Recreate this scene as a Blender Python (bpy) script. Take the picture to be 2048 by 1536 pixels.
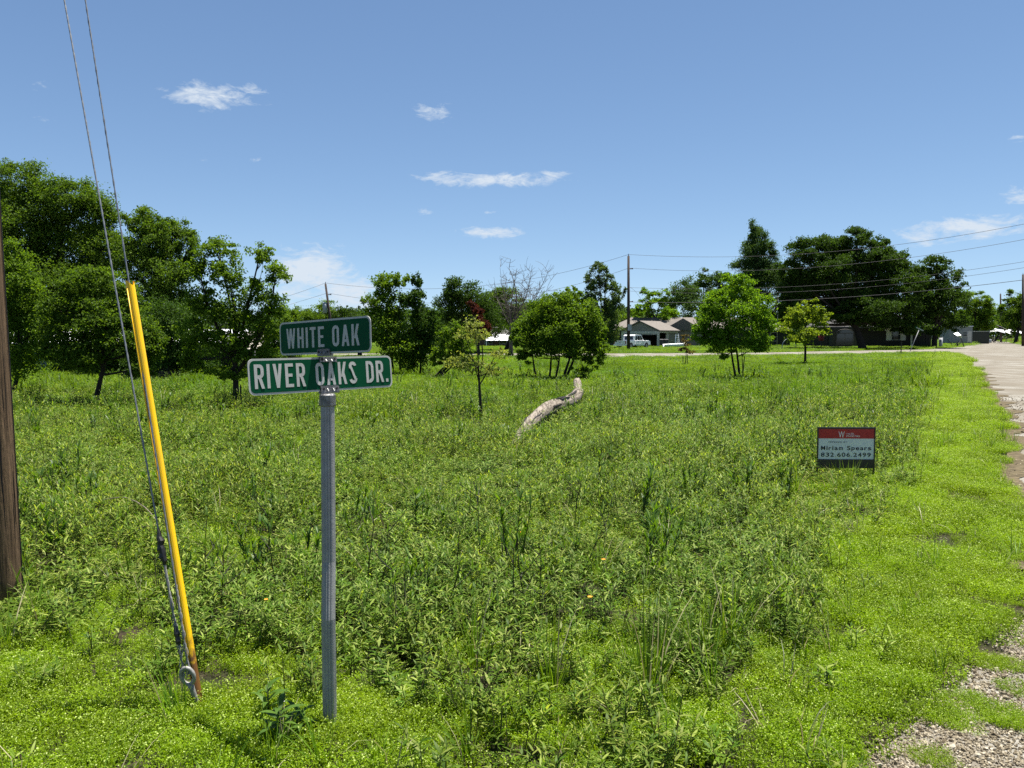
import bpy, math, random
import numpy as np
from mathutils import Vector, Matrix

R = math.radians
for _o in list(bpy.data.objects):
    bpy.data.objects.remove(_o)
sc = bpy.context.scene
COL = sc.collection

# ------------------------------------------------------------------ camera
F, CX, CY, H, PITCH = 1540.0, 1024.0, 768.0, 1.75, R(3.6)
cp, sp = math.cos(PITCH), math.sin(PITCH)
cam_d = bpy.data.cameras.new('camera')
cam_d.sensor_width = 36.0
cam_d.lens = 36.0 * F / 2048.0
cam_d.clip_start = 0.05
cam_d.clip_end = 3000
cam = bpy.data.objects.new('camera', cam_d)
COL.objects.link(cam)
cam.location = (0, 0, H)
cam.rotation_euler = (R(90) - PITCH, 0, 0)
sc.camera = cam

# ------------------------------------------------------------------ sun, sky, exposure
SUN_EL, SUN_AZ = R(75.5), R(48)          # azimuth measured from +Y towards +X
sd = Vector((math.sin(SUN_AZ) * math.cos(SUN_EL), math.cos(SUN_AZ) * math.cos(SUN_EL), math.sin(SUN_EL)))
sun_d = bpy.data.lights.new('sun', 'SUN')
sun_d.energy = 5.0
sun_d.angle = R(0.53)
sun_d.color = (1.0, 0.955, 0.88)
sun = bpy.data.objects.new('sun', sun_d)
COL.objects.link(sun)
sun.rotation_euler = (-sd).to_track_quat('-Z', 'Y').to_euler()
sc.view_settings.view_transform = 'Standard'
sc.view_settings.look = 'None'
sc.view_settings.gamma = 1.0
sc.view_settings.use_curve_mapping = False
sc.view_settings.exposure = 1.42
try:
    sc.cycles.max_bounces = 6
    sc.cycles.diffuse_bounces = 3
    sc.cycles.glossy_bounces = 2
    sc.cycles.transmission_bounces = 4
    sc.cycles.transparent_max_bounces = 6
    sc.cycles.sample_clamp_indirect = 4.0
    sc.cycles.use_denoising = False
except Exception:
    pass


def build_world():
    w = bpy.data.worlds.new('World')
    sc.world = w
    w.use_nodes = True
    nt = w.node_tree
    N, L = nt.nodes, nt.links
    N.clear()
    out = N.new('ShaderNodeOutputWorld')
    bg = N.new('ShaderNodeBackground')
    bg.inputs['Strength'].default_value = 0.05
    sky = N.new('ShaderNodeTexSky')
    sky.sky_type = 'NISHITA'
    sky.sun_disc = False
    sky.sun_elevation = SUN_EL
    sky.sun_rotation = SUN_AZ
    sky.air_density = 0.6
    sky.dust_density = 0.0
    sky.ozone_density = 2.0
    hs = N.new('ShaderNodeHueSaturation')
    hs.inputs['Saturation'].default_value = SKY_SAT
    hs.inputs['Value'].default_value = SKY_VAL
    # soften the brightest part of the sky so that the horizon keeps its colour
    k1 = N.new('ShaderNodeVectorMath'); k1.operation = 'SCALE'; k1.inputs['Scale'].default_value = 0.12
    k2 = N.new('ShaderNodeVectorMath'); k2.operation = 'ADD'; k2.inputs[1].default_value = (1, 1, 1)
    k3 = N.new('ShaderNodeVectorMath'); k3.operation = 'DIVIDE'
    L.new(sky.outputs[0], k1.inputs[0]); L.new(k1.outputs[0], k2.inputs[0])
    L.new(sky.outputs[0], k3.inputs[0]); L.new(k2.outputs[0], k3.inputs[1])
    L.new(k3.outputs[0], hs.inputs['Color'])
    tint = N.new('ShaderNodeMix'); tint.data_type = 'RGBA'; tint.blend_type = 'MULTIPLY'
    tint.inputs[0].default_value = 1.0
    tint.inputs[7].default_value = SKY_TINT
    L.new(hs.outputs[0], tint.inputs[6])

    def m(op, a, b=None, c=None):
        n = N.new('ShaderNodeMath')
        n.operation = op
        for i, v in enumerate((a, b, c)):
            if v is None:
                continue
            if isinstance(v, (int, float)):
                n.inputs[i].default_value = v
            else:
                L.new(v, n.inputs[i])
        return n.outputs[0]
    tc = N.new('ShaderNodeTexCoord')
    sx = N.new('ShaderNodeSeparateXYZ')
    L.new(tc.outputs['Generated'], sx.inputs[0])
    az = m('ARCTAN2', sx.outputs[0], sx.outputs[1])
    el = m('ARCSINE', sx.outputs[2])
    cb = N.new('ShaderNodeCombineXYZ')
    L.new(az, cb.inputs[0])
    L.new(m('MULTIPLY', el, 2.6), cb.inputs[1])

    def noise(scale, detail, rough, dist=0.0):
        n = N.new('ShaderNodeTexNoise')
        n.inputs['Scale'].default_value = scale
        n.inputs['Detail'].default_value = detail
        n.inputs['Roughness'].default_value = rough
        n.inputs['Distortion'].default_value = dist
        L.new(cb.outputs[0], n.inputs['Vector'])
        return n.outputs[0]
    n1 = noise(22, 10, 0.66, 1.2)
    n2 = noise(75, 7, 0.65, 0.6)
    # clouds: azimuth, elevation, half width, half height (degrees), density
    tot = None
    for px, py, wx, wy, d in CLOUDS:
        x, y, z = (px - CX) / F, cp - (py - CY) / F * sp, -sp - (py - CY) / F * cp
        a0, e0 = math.atan2(x, y), math.asin(z / math.sqrt(x * x + y * y + z * z))
        dx = m('DIVIDE', m('SUBTRACT', az, a0), wx / F)
        dy = m('DIVIDE', m('SUBTRACT', el, e0), wy / F)
        q = m('ADD', m('MULTIPLY', dx, dx), m('MULTIPLY', dy, dy))
        g = m('MULTIPLY', m('POWER', 2.718, m('MULTIPLY', q, -1.0)), d)
        tot = g if tot is None else m('MAXIMUM', tot, g)
    nn = m('ADD', m('MULTIPLY', n1, 0.72), m('MULTIPLY', n2, 0.28))
    v = m('MULTIPLY', m('SUBTRACT', m('ADD', m('MULTIPLY', m('SUBTRACT', nn, 0.5), 2.6), m('MULTIPLY', tot, 1.05)), 0.50), 1.75)
    v = m('MINIMUM', m('MAXIMUM', v, 0.0), 1.0)
    v = m('MULTIPLY', m('SMOOTHSTEP', 0, 1, v) if False else v, m('MINIMUM', m('MULTIPLY', tot, 1.7), 0.93))
    mix = N.new('ShaderNodeMix')
    mix.data_type = 'RGBA'
    mix.inputs[7].default_value = CLOUD_COL
    L.new(v, mix.inputs[0])
    L.new(tint.outputs[2], mix.inputs[6])
    L.new(mix.outputs[2], bg.inputs[0])
    L.new(bg.outputs[0], out.inputs[0])


SKY_SAT, SKY_VAL, SKY_TINT = .92, 1.64, (.79, .945, 1.10, 1)
CLOUD_COL = (5.4, 6.0, 6.7, 1)
CLOUDS = [(420, 193, 100, 26, .85), (505, 178, 40, 14, .7), (352, 190, 40, 12, .55), (865, 222, 46, 22, .75), (980, 360, 165, 17, .95), (885, 356, 50, 16, .85),
          (1110, 350, 38, 12, .8), (975, 464, 80, 16, .95), (848, 420, 22, 14, .7), (980, 424, 26, 9, .6), (408, 320, 34, 16, .6),
          (515, 320, 18, 8, .55), (625, 540, 85, 50, 1.15), (700, 590, 100, 50, .95), (590, 590, 60, 30, .7), (1930, 455, 120, 26, .92), (1850, 475, 70, 24, .8),
          (2045, 272, 30, 12, .7), (2050, 392, 45, 26, .8), (75, 168, 40, 14, .5), (70, 238, 50, 10, .5),
          (-260, 430, 130, 30, .9), (-700, 250, 160, 30, .8), (2500, 380, 160, 40, .9), (3000, 200, 180, 30, .8)]
build_world()


# ------------------------------------------------------------------ pixel -> place
def U(px, py, z):
    x, d = (px - CX) / F * z, (py - CY) / F * z
    return Vector((x, z * cp - d * sp, H - z * sp - d * cp))


def P(px, py, Y):
    return U(px, py, Y / (cp - (py - CY) / F * sp))


def G(px, py, z=0.0):
    return U(px, py, (H - z) / (sp + (py - CY) / F * cp))


# ------------------------------------------------------------------ materials
MATS = {}


def nodes(name):
    m = bpy.data.materials.new(name)
    m.use_nodes = True
    nt = m.node_tree
    nt.nodes.clear()
    out = nt.nodes.new('ShaderNodeOutputMaterial')
    MATS[name] = m
    return m, nt, nt.nodes, nt.links, out


def mixc(nt, fac, a, b, blend='MIX'):
    n = nt.nodes.new('ShaderNodeMix')
    n.data_type = 'RGBA'
    n.blend_type = blend
    for k, v in ((0, fac), (6, a), (7, b)):
        if isinstance(v, (int, float)):
            n.inputs[k].default_value = v
        elif isinstance(v, tuple):
            n.inputs[k].default_value = v if len(v) == 4 else (*v, 1)
        else:
            nt.links.new(v, n.inputs[k])
    return n.outputs[2]


def tnoise(nt, scale, detail=4, rough=.55, vec=None, dist=0):
    n = nt.nodes.new('ShaderNodeTexNoise')
    n.inputs['Scale'].default_value = scale
    n.inputs['Detail'].default_value = detail
    n.inputs['Roughness'].default_value = rough
    n.inputs['Distortion'].default_value = dist
    if vec is not None:
        nt.links.new(vec, n.inputs['Vector'])
    return n.outputs[0]


def ramp(nt, fac, stops):
    n = nt.nodes.new('ShaderNodeValToRGB')
    e = n.color_ramp.elements
    while len(e) > 1:
        e.remove(e[0])
    e[0].position = stops[0][0]
    e[0].color = (*stops[0][1], 1)
    for p, c in stops[1:]:
        x = e.new(p)
        x.color = (*c, 1)
    nt.links.new(fac, n.inputs[0])
    return n.outputs[0]


def pos(nt, scale=(1, 1, 1), obj=False):
    if obj:
        g = nt.nodes.new('ShaderNodeTexCoord').outputs['Object']
    else:
        g = nt.nodes.new('ShaderNodeNewGeometry').outputs['Position']
    mp = nt.nodes.new('ShaderNodeMapping')
    mp.inputs['Scale'].default_value = scale
    nt.links.new(g, mp.inputs[0])
    return mp.outputs[0]


def bump(nt, h, strength, dist=.01):
    b = nt.nodes.new('ShaderNodeBump')
    b.inputs['Strength'].default_value = strength
    b.inputs['Distance'].default_value = dist
    nt.links.new(h, b.inputs['Height'])
    return b.outputs[0]


def principled(nt, out, col, rough=.6, metal=0, spec=.5, normal=None):
    b = nt.nodes.new('ShaderNodeBsdfPrincipled')
    for k, v in (('Base Color', col), ('Roughness', rough), ('Metallic', metal), ('Specular IOR Level', spec)):
        if isinstance(v, tuple):
            b.inputs[k].default_value = v if len(v) == 4 else (*v, 1)
        elif isinstance(v, (int, float)):
            b.inputs[k].default_value = v
        else:
            nt.links.new(v, b.inputs[k])
    if normal is not None:
        nt.links.new(normal, b.inputs['Normal'])
    if out is not None:
        nt.links.new(b.outputs[0], out.inputs[0])
    return b


def leaf_mat(name, a, b, trans=.4, tcol=None, rough=.5, spec=.35, patch=None, pscale=.5, pale=None):
    """leaf: colour differs from leaf to leaf (rnd) and from patch to patch"""
    m, nt, N, L, out = nodes(name)
    at = N.new('ShaderNodeAttribute')
    at.attribute_name = 'rnd'
    c = mixc(nt, at.outputs['Fac'], a, b)
    if pale:
        c = mixc(nt, ramp(nt, at.outputs['Fac'], [(.70, (0, 0, 0)), (.78, (1, 1, 1))]), c, pale)  # some leaves turned pale: glints put into the leaf colour
    if patch:
        oi = N.new('ShaderNodeObjectInfo')
        n = tnoise(nt, pscale, 3, .6, pos(nt))
        f = ramp(nt, n, [(.35, (0, 0, 0)), (.65, (1, 1, 1))])
        c = mixc(nt, f, c, mixc(nt, 1.0, c, patch, 'MULTIPLY'))
        hv = N.new('ShaderNodeHueSaturation')
        mr = N.new('ShaderNodeMapRange')
        mr.inputs[3].default_value = .72
        mr.inputs[4].default_value = 1.28
        L.new(oi.outputs['Random'], mr.inputs[0])
        L.new(mr.outputs[0], hv.inputs['Value'])
        L.new(c, hv.inputs['Color'])
        c = hv.outputs[0]
    p = principled(nt, None, c, rough, 0, spec)
    t = N.new('ShaderNodeBsdfTranslucent')
    tc = mixc(nt, 1.0, c, tcol or (1.5, 1.35, .45), 'MULTIPLY')
    L.new(tc, t.inputs[0])
    mx = N.new('ShaderNodeMixShader')
    mx.inputs[0].default_value = trans
    L.new(p.outputs[0], mx.inputs[1])
    L.new(t.outputs[0], mx.inputs[2])
    L.new(mx.outputs[0], out.inputs[0])
    return m


def simple(name, col, rough=.6, metal=0, spec=.5, var=.15, scale=6, bumps=0, bscale=60):
    m, nt, N, L, out = nodes(name)
    v = pos(nt, obj=True)
    n = tnoise(nt, scale, 6, .6, v)
    d = tuple(x * (1 - var) for x in col)
    u = tuple(min(1, x * (1 + var)) for x in col)
    c = ramp(nt, n, [(.3, d), (.7, u)])
    nm = bump(nt, tnoise(nt, bscale, 4, .6, v), bumps) if bumps else None
    principled(nt, out, c, rough, metal, spec, nm)
    return m


def bark_mat(name, a, b, scale=(14, 14, 2.5), bs=.6):
    m, nt, N, L, out = nodes(name)
    v = pos(nt, scale)
    n = tnoise(nt, 1.6, 7, .65, v, .4)
    c = ramp(nt, n, [(.32, a), (.68, b)])
    principled(nt, out, c, .9, 0, .2, bump(nt, n, bs, .02))
    return m


# ------------------------------------------------------------------ mesh helpers
class NM:
    """numpy mesh collector: tris / quads / ngons, material index, rnd per vertex"""

    def __init__(s):
        s.v, s.f, s.r, s.n = [], [], [], 0

    def add(s, verts, faces, mat=0, rnd=None):
        verts = np.asarray(verts, dtype=np.float64).reshape(-1, 3)
        k = len(verts)
        s.v.append(verts)
        if rnd is None:
            rnd = np.zeros(k)
        elif np.isscalar(rnd):
            rnd = np.full(k, rnd)
        s.r.append(np.asarray(rnd))
        if isinstance(faces, np.ndarray):
            s.f.append((faces + s.n, mat))
        else:
            by = {}
            for f in faces:
                by.setdefault(len(f), []).append(f)
            for q in by.values():
                s.f.append((np.array(q) + s.n, mat))
        s.n += k
        return s

    def mesh(s, name, mats, smooth=False):
        me = bpy.data.meshes.new(name)
        v = np.concatenate(s.v)
        tot = sum(f.shape[0] for f, _ in s.f)
        lc = sum(f.size for f, _ in s.f)
        me.vertices.add(len(v))
        me.vertices.foreach_set('co', v.astype(np.float32).ravel())
        me.loops.add(lc)
        me.polygons.add(tot)
        li = np.concatenate([f.ravel() for f, _ in s.f]).astype(np.int32)
        sizes = np.concatenate([np.full(f.shape[0], f.shape[1]) for f, _ in s.f])
        ls = np.concatenate([[0], np.cumsum(sizes)[:-1]]).astype(np.int32)
        me.loops.foreach_set('vertex_index', li)
        me.polygons.foreach_set('loop_start', ls)
        me.polygons.foreach_set('material_index', np.concatenate([np.full(f.shape[0], m) for f, m in s.f]).astype(np.int32))
        me.polygons.foreach_set('use_smooth', np.full(tot, bool(smooth), dtype=bool))
        a = me.attributes.new('rnd', 'FLOAT', 'POINT')
        a.data.foreach_set('value', np.concatenate(s.r).astype(np.float32))
        me.update(calc_edges=True)
        for m in mats if isinstance(mats, (list, tuple)) else [mats]:
            me.materials.append(MATS[m] if isinstance(m, str) else m)
        return me

    def build(s, name, mats, parent=None, smooth=False, link=True):
        o = bpy.data.objects.new(name, s.mesh(name, mats, smooth))
        if link:
            COL.objects.link(o)
        if parent is not None:
            o.parent = parent
            # vertices are given in world space unless the parent is moved by hand
        return o

    # --- shapes
    def box(s, x0, x1, y0, y1, z0, z1, mat=0, M=None):
        v = [(x, y, z) for z in (z0, z1) for y in (y0, y1) for x in (x0, x1)]
        if M is not None:
            v = [tuple(M @ Vector(p)) for p in v]
        return s.add(v, [(0, 2, 3, 1), (4, 5, 7, 6), (0, 1, 5, 4), (2, 6, 7, 3), (0, 4, 6, 2), (1, 3, 7, 5)], mat)

    def poly(s, pts, off, mat=0):
        """prism: polygon pts swept by off"""
        pts = [Vector(p) for p in pts]
        off = Vector(off)
        n = len(pts)
        v = pts + [p + off for p in pts]
        f = [tuple(range(n - 1, -1, -1)), tuple(range(n, 2 * n))] + [(i, (i + 1) % n, n + (i + 1) % n, n + i) for i in range(n)]
        return s.add([tuple(p) for p in v], f, mat)

    def tube(s, path, rad, n=6, mat=0, cap=True, rnd=0.0, prof=None):
        path = [Vector(p) for p in path]
        if np.isscalar(rad):
            rad = [rad] * len(path)
        vs, up = [], None
        for i, p in enumerate(path):
            t = (path[min(i + 1, len(path) - 1)] - path[max(i - 1, 0)])
            if t.length < 1e-9:
                t = Vector((0, 0, 1))
            t.normalize()
            if up is None:
                up = t.orthogonal()
                if abs(t.z) > .7:
                    up = Vector((1, 0, 0))
            a = (up - t * up.dot(t)).normalized()
            up = a
            b = t.cross(a)
            for k in range(n):
                w = 2 * math.pi * k / n
                r = rad[i] * (prof[k] if prof is not None else 1)
                vs.append(p + a * (r * math.cos(w)) + b * (r * math.sin(w)))
        f = []
        for i in range(len(path) - 1):
            for k in range(n):
                k2 = (k + 1) % n
                f.append((i * n + k, i * n + k2, (i + 1) * n + k2, (i + 1) * n + k))
        if cap:
            f.append(tuple(range(n - 1, -1, -1)))
            f.append(tuple((len(path) - 1) * n + k for k in range(n)))
        return s.add([tuple(p) for p in vs], f, mat, rnd)


rng = np.random.default_rng(7)


def nrm(a):
    return a / np.maximum(np.linalg.norm(a, axis=-1, keepdims=True), 1e-9)


def add_leaves(nm, c, ax, nr, ln, wd, mat=0, rnd=None, fold=.25):
    """rhombic folded leaves: centre, axis, normal, length, width (all arrays)"""
    n = len(c)
    ax = nrm(ax)
    sd_ = nrm(np.cross(nr, ax))
    up = np.cross(ax, sd_)
    ln, wd = ln[:, None], wd[:, None]
    b = c - ax * ln * .5
    t = c + ax * ln * .5 - up * ln * .12
    l = c + sd_ * wd * .5 + up * wd * fold - ax * ln * .06
    r = c - sd_ * wd * .5 + up * wd * fold - ax * ln * .06
    v = np.stack([b, l, t, r], 1).reshape(-1, 3)
    i = np.arange(n)[:, None] * 4
    f = np.concatenate([i + np.array([[0, 1, 2]]), i + np.array([[0, 2, 3]])], 0)
    if rnd is None:
        rnd = rng.random(n)
    nm.add(v, f, mat, np.repeat(rnd, 4))


def add_blades(nm, base, hd, ln, wd, th0, th1, seg=3, mat=0, rnd=None, tipw=.0, shape=None):
    """curved strips: base point, horizontal heading (angle), length, width, start/end tilt from vertical"""
    n = len(base)
    d = np.stack([np.cos(hd), np.sin(hd), np.zeros(n)], 1)
    side = np.stack([-np.sin(hd), np.cos(hd), np.zeros(n)], 1)
    if shape is None:
        shape = [1 - .9 * (k / seg) ** 1.5 for k in range(seg + 1)]
    p = base.copy()
    rows = []
    for k in range(seg + 1):
        w = (wd * shape[k])[:, None] * .5
        rows.append(p - side * w)
        rows.append(p + side * w)
        th = th0 + (th1 - th0) * (k + .5) / seg
        p = p + (d * np.sin(th)[:, None] + np.array([[0, 0, 1.]]) * np.cos(th)[:, None]) * (ln / seg)[:, None]
    v = np.stack(rows, 1).reshape(-1, 3)
    m = 2 * (seg + 1)
    i = np.arange(n)[:, None] * m
    f = np.concatenate([i + np.array([[2 * k, 2 * k + 1, 2 * k + 3, 2 * k + 2]]) for k in range(seg)], 0)
    if rnd is None:
        rnd = rng.random(n)
    nm.add(v, f, mat, np.repeat(rnd, m))


# ------------------------------------------------------------------ things
def tag(o, label=None, cat=None, group=None, kind=None):
    if label:
        o['label'] = label
    if cat:
        o['category'] = cat
    if group:
        o['group'] = group
    if kind:
        o['kind'] = kind
    return o


def thing(name, label, cat, loc=(0, 0, 0), rz=0, group=None):
    o = bpy.data.objects.new(name, None)
    COL.objects.link(o)
    o.location = loc
    o.rotation_euler = (0, 0, rz)
    o.empty_display_size = .2
    return tag(o, label, cat, group)


def wpart(nm, name, mats, root, smooth=False):
    """part whose vertices are in world space, under a thing that stands at root.location (no rotation)"""
    o = nm.build(name, mats, root, smooth)
    o.location = -Vector(root.location)
    return o


def put(nm, name, mats, label=None, cat=None, group=None, kind=None, smooth=False, origin=None):
    o = nm.build(name, mats, None, smooth)
    if origin is not None:
        og = Vector(origin)
        me = o.data
        me.transform(Matrix.Translation(-og))
        o.location = og
    return tag(o, label, cat, group, kind)


def catenary(a, b, sag, n=20):
    a, b = Vector(a), Vector(b)
    return [a.lerp(b, t) - Vector((0, 0, 4 * sag * t * (1 - t))) for t in [i / n for i in range(n + 1)]]


def quad3(a, b, c, n=24):
    """smooth curve through three places, b somewhere in between"""
    a, b, c = Vector(a), Vector(b), Vector(c)
    tb = (b - a).length / ((b - a).length + (c - b).length)
    q = []
    for i in range(n + 1):
        t = i / n
        la = (t - tb) * (t - 1) / ((0 - tb) * (0 - 1))
        lb = t * (t - 1) / (tb * (tb - 1))
        lc = t * (t - tb) / (1 - tb)
        q.append(a * la + b * lb + c * lc)
    return q

# ================================================================== the setting: ground and gravel roads
def ground_mat():
    m, nt, N, L, out = nodes('soil')
    v = pos(nt)
    n = tnoise(nt, 1.3, 8, .6, v)
    n2 = tnoise(nt, 26, 6, .65, v)
    c = ramp(nt, n2, [(.3, (.014, .012, .007)), (.55, (.038, .030, .018)), (.75, (.075, .06, .038))])
    c = mixc(nt, ramp(nt, n, [(.4, (0, 0, 0)), (.6, (.8, .8, .8))]), c, (.018, .028, .007))
    principled(nt, out, c, .95, 0, .1, bump(nt, n2, .8, .03))


def gravel_mat(name, dark):
    m, nt, N, L, out = nodes(name)
    v = pos(nt)
    n = tnoise(nt, .55, 7, .6, v)
    n2 = tnoise(nt, 34, 7, .7, v)
    vo = N.new('ShaderNodeTexVoronoi')
    vo.inputs['Scale'].default_value = 38
    L.new(v, vo.inputs['Vector'])
    c = ramp(nt, n2, [(.30, (.07, .064, .052)), (.5, (.195, .184, .158)), (.70, (.32, .305, .268))])
    f = ramp(nt, n, [(.46, (0, 0, 0)), (.58, (1, 1, 1))])
    c = mixc(nt, mixc(nt, 1.0, f, (dark, dark, dark), 'MULTIPLY'), c, (.105, .090, .066))
    # wheel ruts running along the road
    mp = N.new('ShaderNodeMapping')
    mp.inputs['Rotation'].default_value = (0, 0, R(30))
    mp.inputs['Scale'].default_value = (.75, .06, 1)
    L.new(v, mp.inputs[0])
    rt = tnoise(nt, 1.0, 5, .6, mp.outputs[0], .3)
    c = mixc(nt, ramp(nt, rt, [(.44, (0, 0, 0)), (.56, (.85, .85, .85))]), c, (.135, .118, .092))
    principled(nt, out, c, .95, 0, .1, bump(nt, n2, .5, .012))


ground_mat()
gravel_mat('gravel_surface', .75)
gravel_mat('pale_gravel_surface', .18)
simple('dirt_rim', (.085, .068, .04), .95, 0, .1, .5, 9, .8, 40)

nm = NM()
nm.add([(-1500, -60, 0), (1500, -60, 0), (1500, 2500, 0), (-1500, 2500, 0)], [(0, 1, 2, 3)])
tag(nm.build('ground', 'soil'), 'dark soil of the overgrown corner lot and lawns', kind='structure')


def smooth_line(pts, step, jit=0.0, seed=1):
    rs = random.Random(seed)
    out = []
    n = len(pts)
    for i in range(n - 1):
        p0, p1, p2, p3 = pts[max(i - 1, 0)], pts[i], pts[i + 1], pts[min(i + 2, n - 1)]
        k = max(2, int((p2 - p1).length / step))
        k = min(k, 40)
        for j in range(k):
            t = j / k
            q = .5 * ((2 * p1) + (p2 - p0) * t + (2 * p0 - 5 * p1 + 4 * p2 - p3) * t * t + (3 * p1 - p0 - 3 * p2 + p3) * t ** 3)
            out.append(q + Vector((rs.uniform(-jit, jit), rs.uniform(-jit, jit), 0)))
    out.append(pts[-1])
    return out


LEFT_PX = [(1480, 1760), (1725, 1545), (1795, 1465), (1890, 1395), (1995, 1305), (2060, 1200), (2070, 1060), (2025, 960), (2026, 900),
           (1994, 820), (1964, 770), (1953, 742), (1925, 714)]
edge_left = [G(*p) for p in LEFT_PX]
edge_left = smooth_line(edge_left, .25, .035, 3)
far_l = [G(1944, 684), G(1938, 680), G(1926, 677.5), G(1890, 676)]
far_r = [G(1960, 676.5), G(1985, 679.5), G(2048, 688), G(2110, 700)]
right = [Vector((46, 62, 0)), Vector((26, 34, 0)), Vector((15, 12, 0)), Vector((11, 2, 0)), Vector((9, -6, 0))]
road_poly = [Vector((.3, -6, 0)), Vector((.45, 1.0, 0))] + edge_left + far_l + far_r + right


def sheet(name, pts, z, mat):
    import bmesh
    bm = bmesh.new()
    f = bm.faces.new([bm.verts.new((p.x, p.y, z)) for p in pts])
    bmesh.ops.triangulate(bm, faces=[f])
    me = bpy.data.meshes.new(name)
    bm.to_mesh(me)
    bm.free()
    me.materials.append(MATS[mat])
    o = bpy.data.objects.new(name, me)
    COL.objects.link(o)
    o['kind'] = 'structure'
    return o


sheet('gravel_road', road_poly, .008, 'gravel_surface')['label'] = 'tan gravel road curving away along the right edge of the lot'
cn = smooth_line([G(1930, 714.5), G(1880, 706.5), G(1800, 707.5), G(1640, 711), G(1400, 714), G(1220, 716), G(900, 713), G(600, 713), G(100, 716), G(-500, 720)], 1.5, .12, 5)
cf = smooth_line([G(-500, 711), G(100, 708.5), G(600, 707.5), G(900, 707), G(1220, 707), G(1330, 706.5), G(1480, 706), G(1640, 703), G(1800, 700), G(1880, 697), G(1935, 691), G(1950, 686)], 1.5, .12, 6)
cross_poly = cn + cf
sheet('cross_road', cross_poly, .013, 'pale_gravel_surface')['label'] = 'pale gravel side street crossing behind the lot'
drv_poly = [G(1640, 703.5), G(1700, 703), G(1745, 699), G(1740, 695), G(1690, 694.5), G(1660, 696)]
sheet('driveway', [G(1672, 694.6), G(1690, 698.5), G(1760, 699.5), G(1760, 695)], .017, 'pale_gravel_surface')['label'] = 'pale concrete driveway before the shaded house'
rim = []
for i, p in enumerate(edge_left):
    rim.append(p)
rim = [p for p in edge_left if 5.5 < p.y < 38]
rim_poly = [p + Vector((-.2 - .1 * math.sin(i * .7), 0, 0)) for i, p in enumerate(rim)] + [p + Vector((.35 + .3 * math.sin(i * .9) * math.sin(i * .31), 0, 0)) for i, p in enumerate(rim)][::-1]
sheet('road_verge', rim_poly, .018, 'dirt_rim')['label'] = 'strip of bare dirt along the edge of the gravel road'


def inside(poly, x, y):
    px = np.array([p.x for p in poly])
    py = np.array([p.y for p in poly])
    r = np.zeros(len(x), dtype=bool)
    j = len(px) - 1
    for i in range(len(px)):
        c = ((py[i] > y) != (py[j] > y)) & (x < (px[j] - px[i]) * (y - py[i]) / (py[j] - py[i] + 1e-12) + px[i])
        r ^= c
        j = i
    return r


def vnoise(x, y, s, seed):
    """smooth value noise 0..1"""
    rs = np.random.default_rng(seed)
    t = rs.random((256, 256))
    u, v = x * s + 1000.3, y * s + 1000.7
    i, j = np.floor(u).astype(int), np.floor(v).astype(int)
    a, b = u - i, v - j
    a, b = a * a * (3 - 2 * a), b * b * (3 - 2 * b)
    g = lambda p, q: t[p % 256, q % 256]
    return (g(i, j) * (1 - a) + g(i + 1, j) * a) * (1 - b) + (g(i, j + 1) * (1 - a) + g(i + 1, j + 1) * a) * b


LOW_LEFT = [G(*p) for p in [(-900, 1262), (0, 1262), (200, 1285), (340, 1290), (450, 1320), (640, 1375), (780, 1420), (920, 1480), (1040, 1540), (1100, 1900), (-900, 1900)]]
LOW_RIGHT = [G(*p) for p in [(1100, 1900), (1240, 1560), (1470, 1450), (1590, 1385), (1570, 1250), (1610, 1150), (1700, 1050), (1760, 980), (1800, 900), (1835, 800), (1862, 740), (1850, 718), (1880, 708)]] + [p + Vector((1.2, 0, 0)) for p in edge_left[::-1]]

# grassy bank along the far right of the road
BANK = [np.array([q.x, q.y]) for q in (G(2200, 712), G(2110, 699), G(2048, 687.5), G(1990, 680.5))]


def mound_h(x, y):
    x, y = np.asarray(x, float), np.asarray(y, float)
    best = np.full(x.shape, -1e9)
    for a, b in zip(BANK[:-1], BANK[1:]):
        d = (b - a) / np.linalg.norm(b - a)
        t = (x - a[0]) * d[0] + (y - a[1]) * d[1]
        s = (x - a[0]) * d[1] - (y - a[1]) * d[0]
        ok = (t > -2) & (t < np.linalg.norm(b - a) + 2)
        best = np.where(ok, np.maximum(best, s), best)
    u = np.clip(best / 11.0, 0, 1)
    return 1.75 * u * u * (3 - 2 * u)


gx_, gy_ = np.meshgrid(np.linspace(50, 270, 111), np.linspace(80, 330, 126))
gz_ = mound_h(gx_.ravel(), gy_.ravel())
nm = NM()
ii_ = np.arange(125)[:, None] * 111 + np.arange(110)[None]
q_ = np.stack([ii_, ii_ + 1, ii_ + 112, ii_ + 111], -1).reshape(-1, 4)
keep_ = gz_[q_].max(1) > .001
used_, inv_ = np.unique(q_[keep_], return_inverse=True)
nm.add(np.stack([gx_.ravel()[used_], gy_.ravel()[used_], gz_[used_] - .02], 1), inv_.reshape(-1, 4))
tag(nm.build('terrain', 'soil', None, True), 'low grassy bank rising right of the far road', kind='structure')

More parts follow.
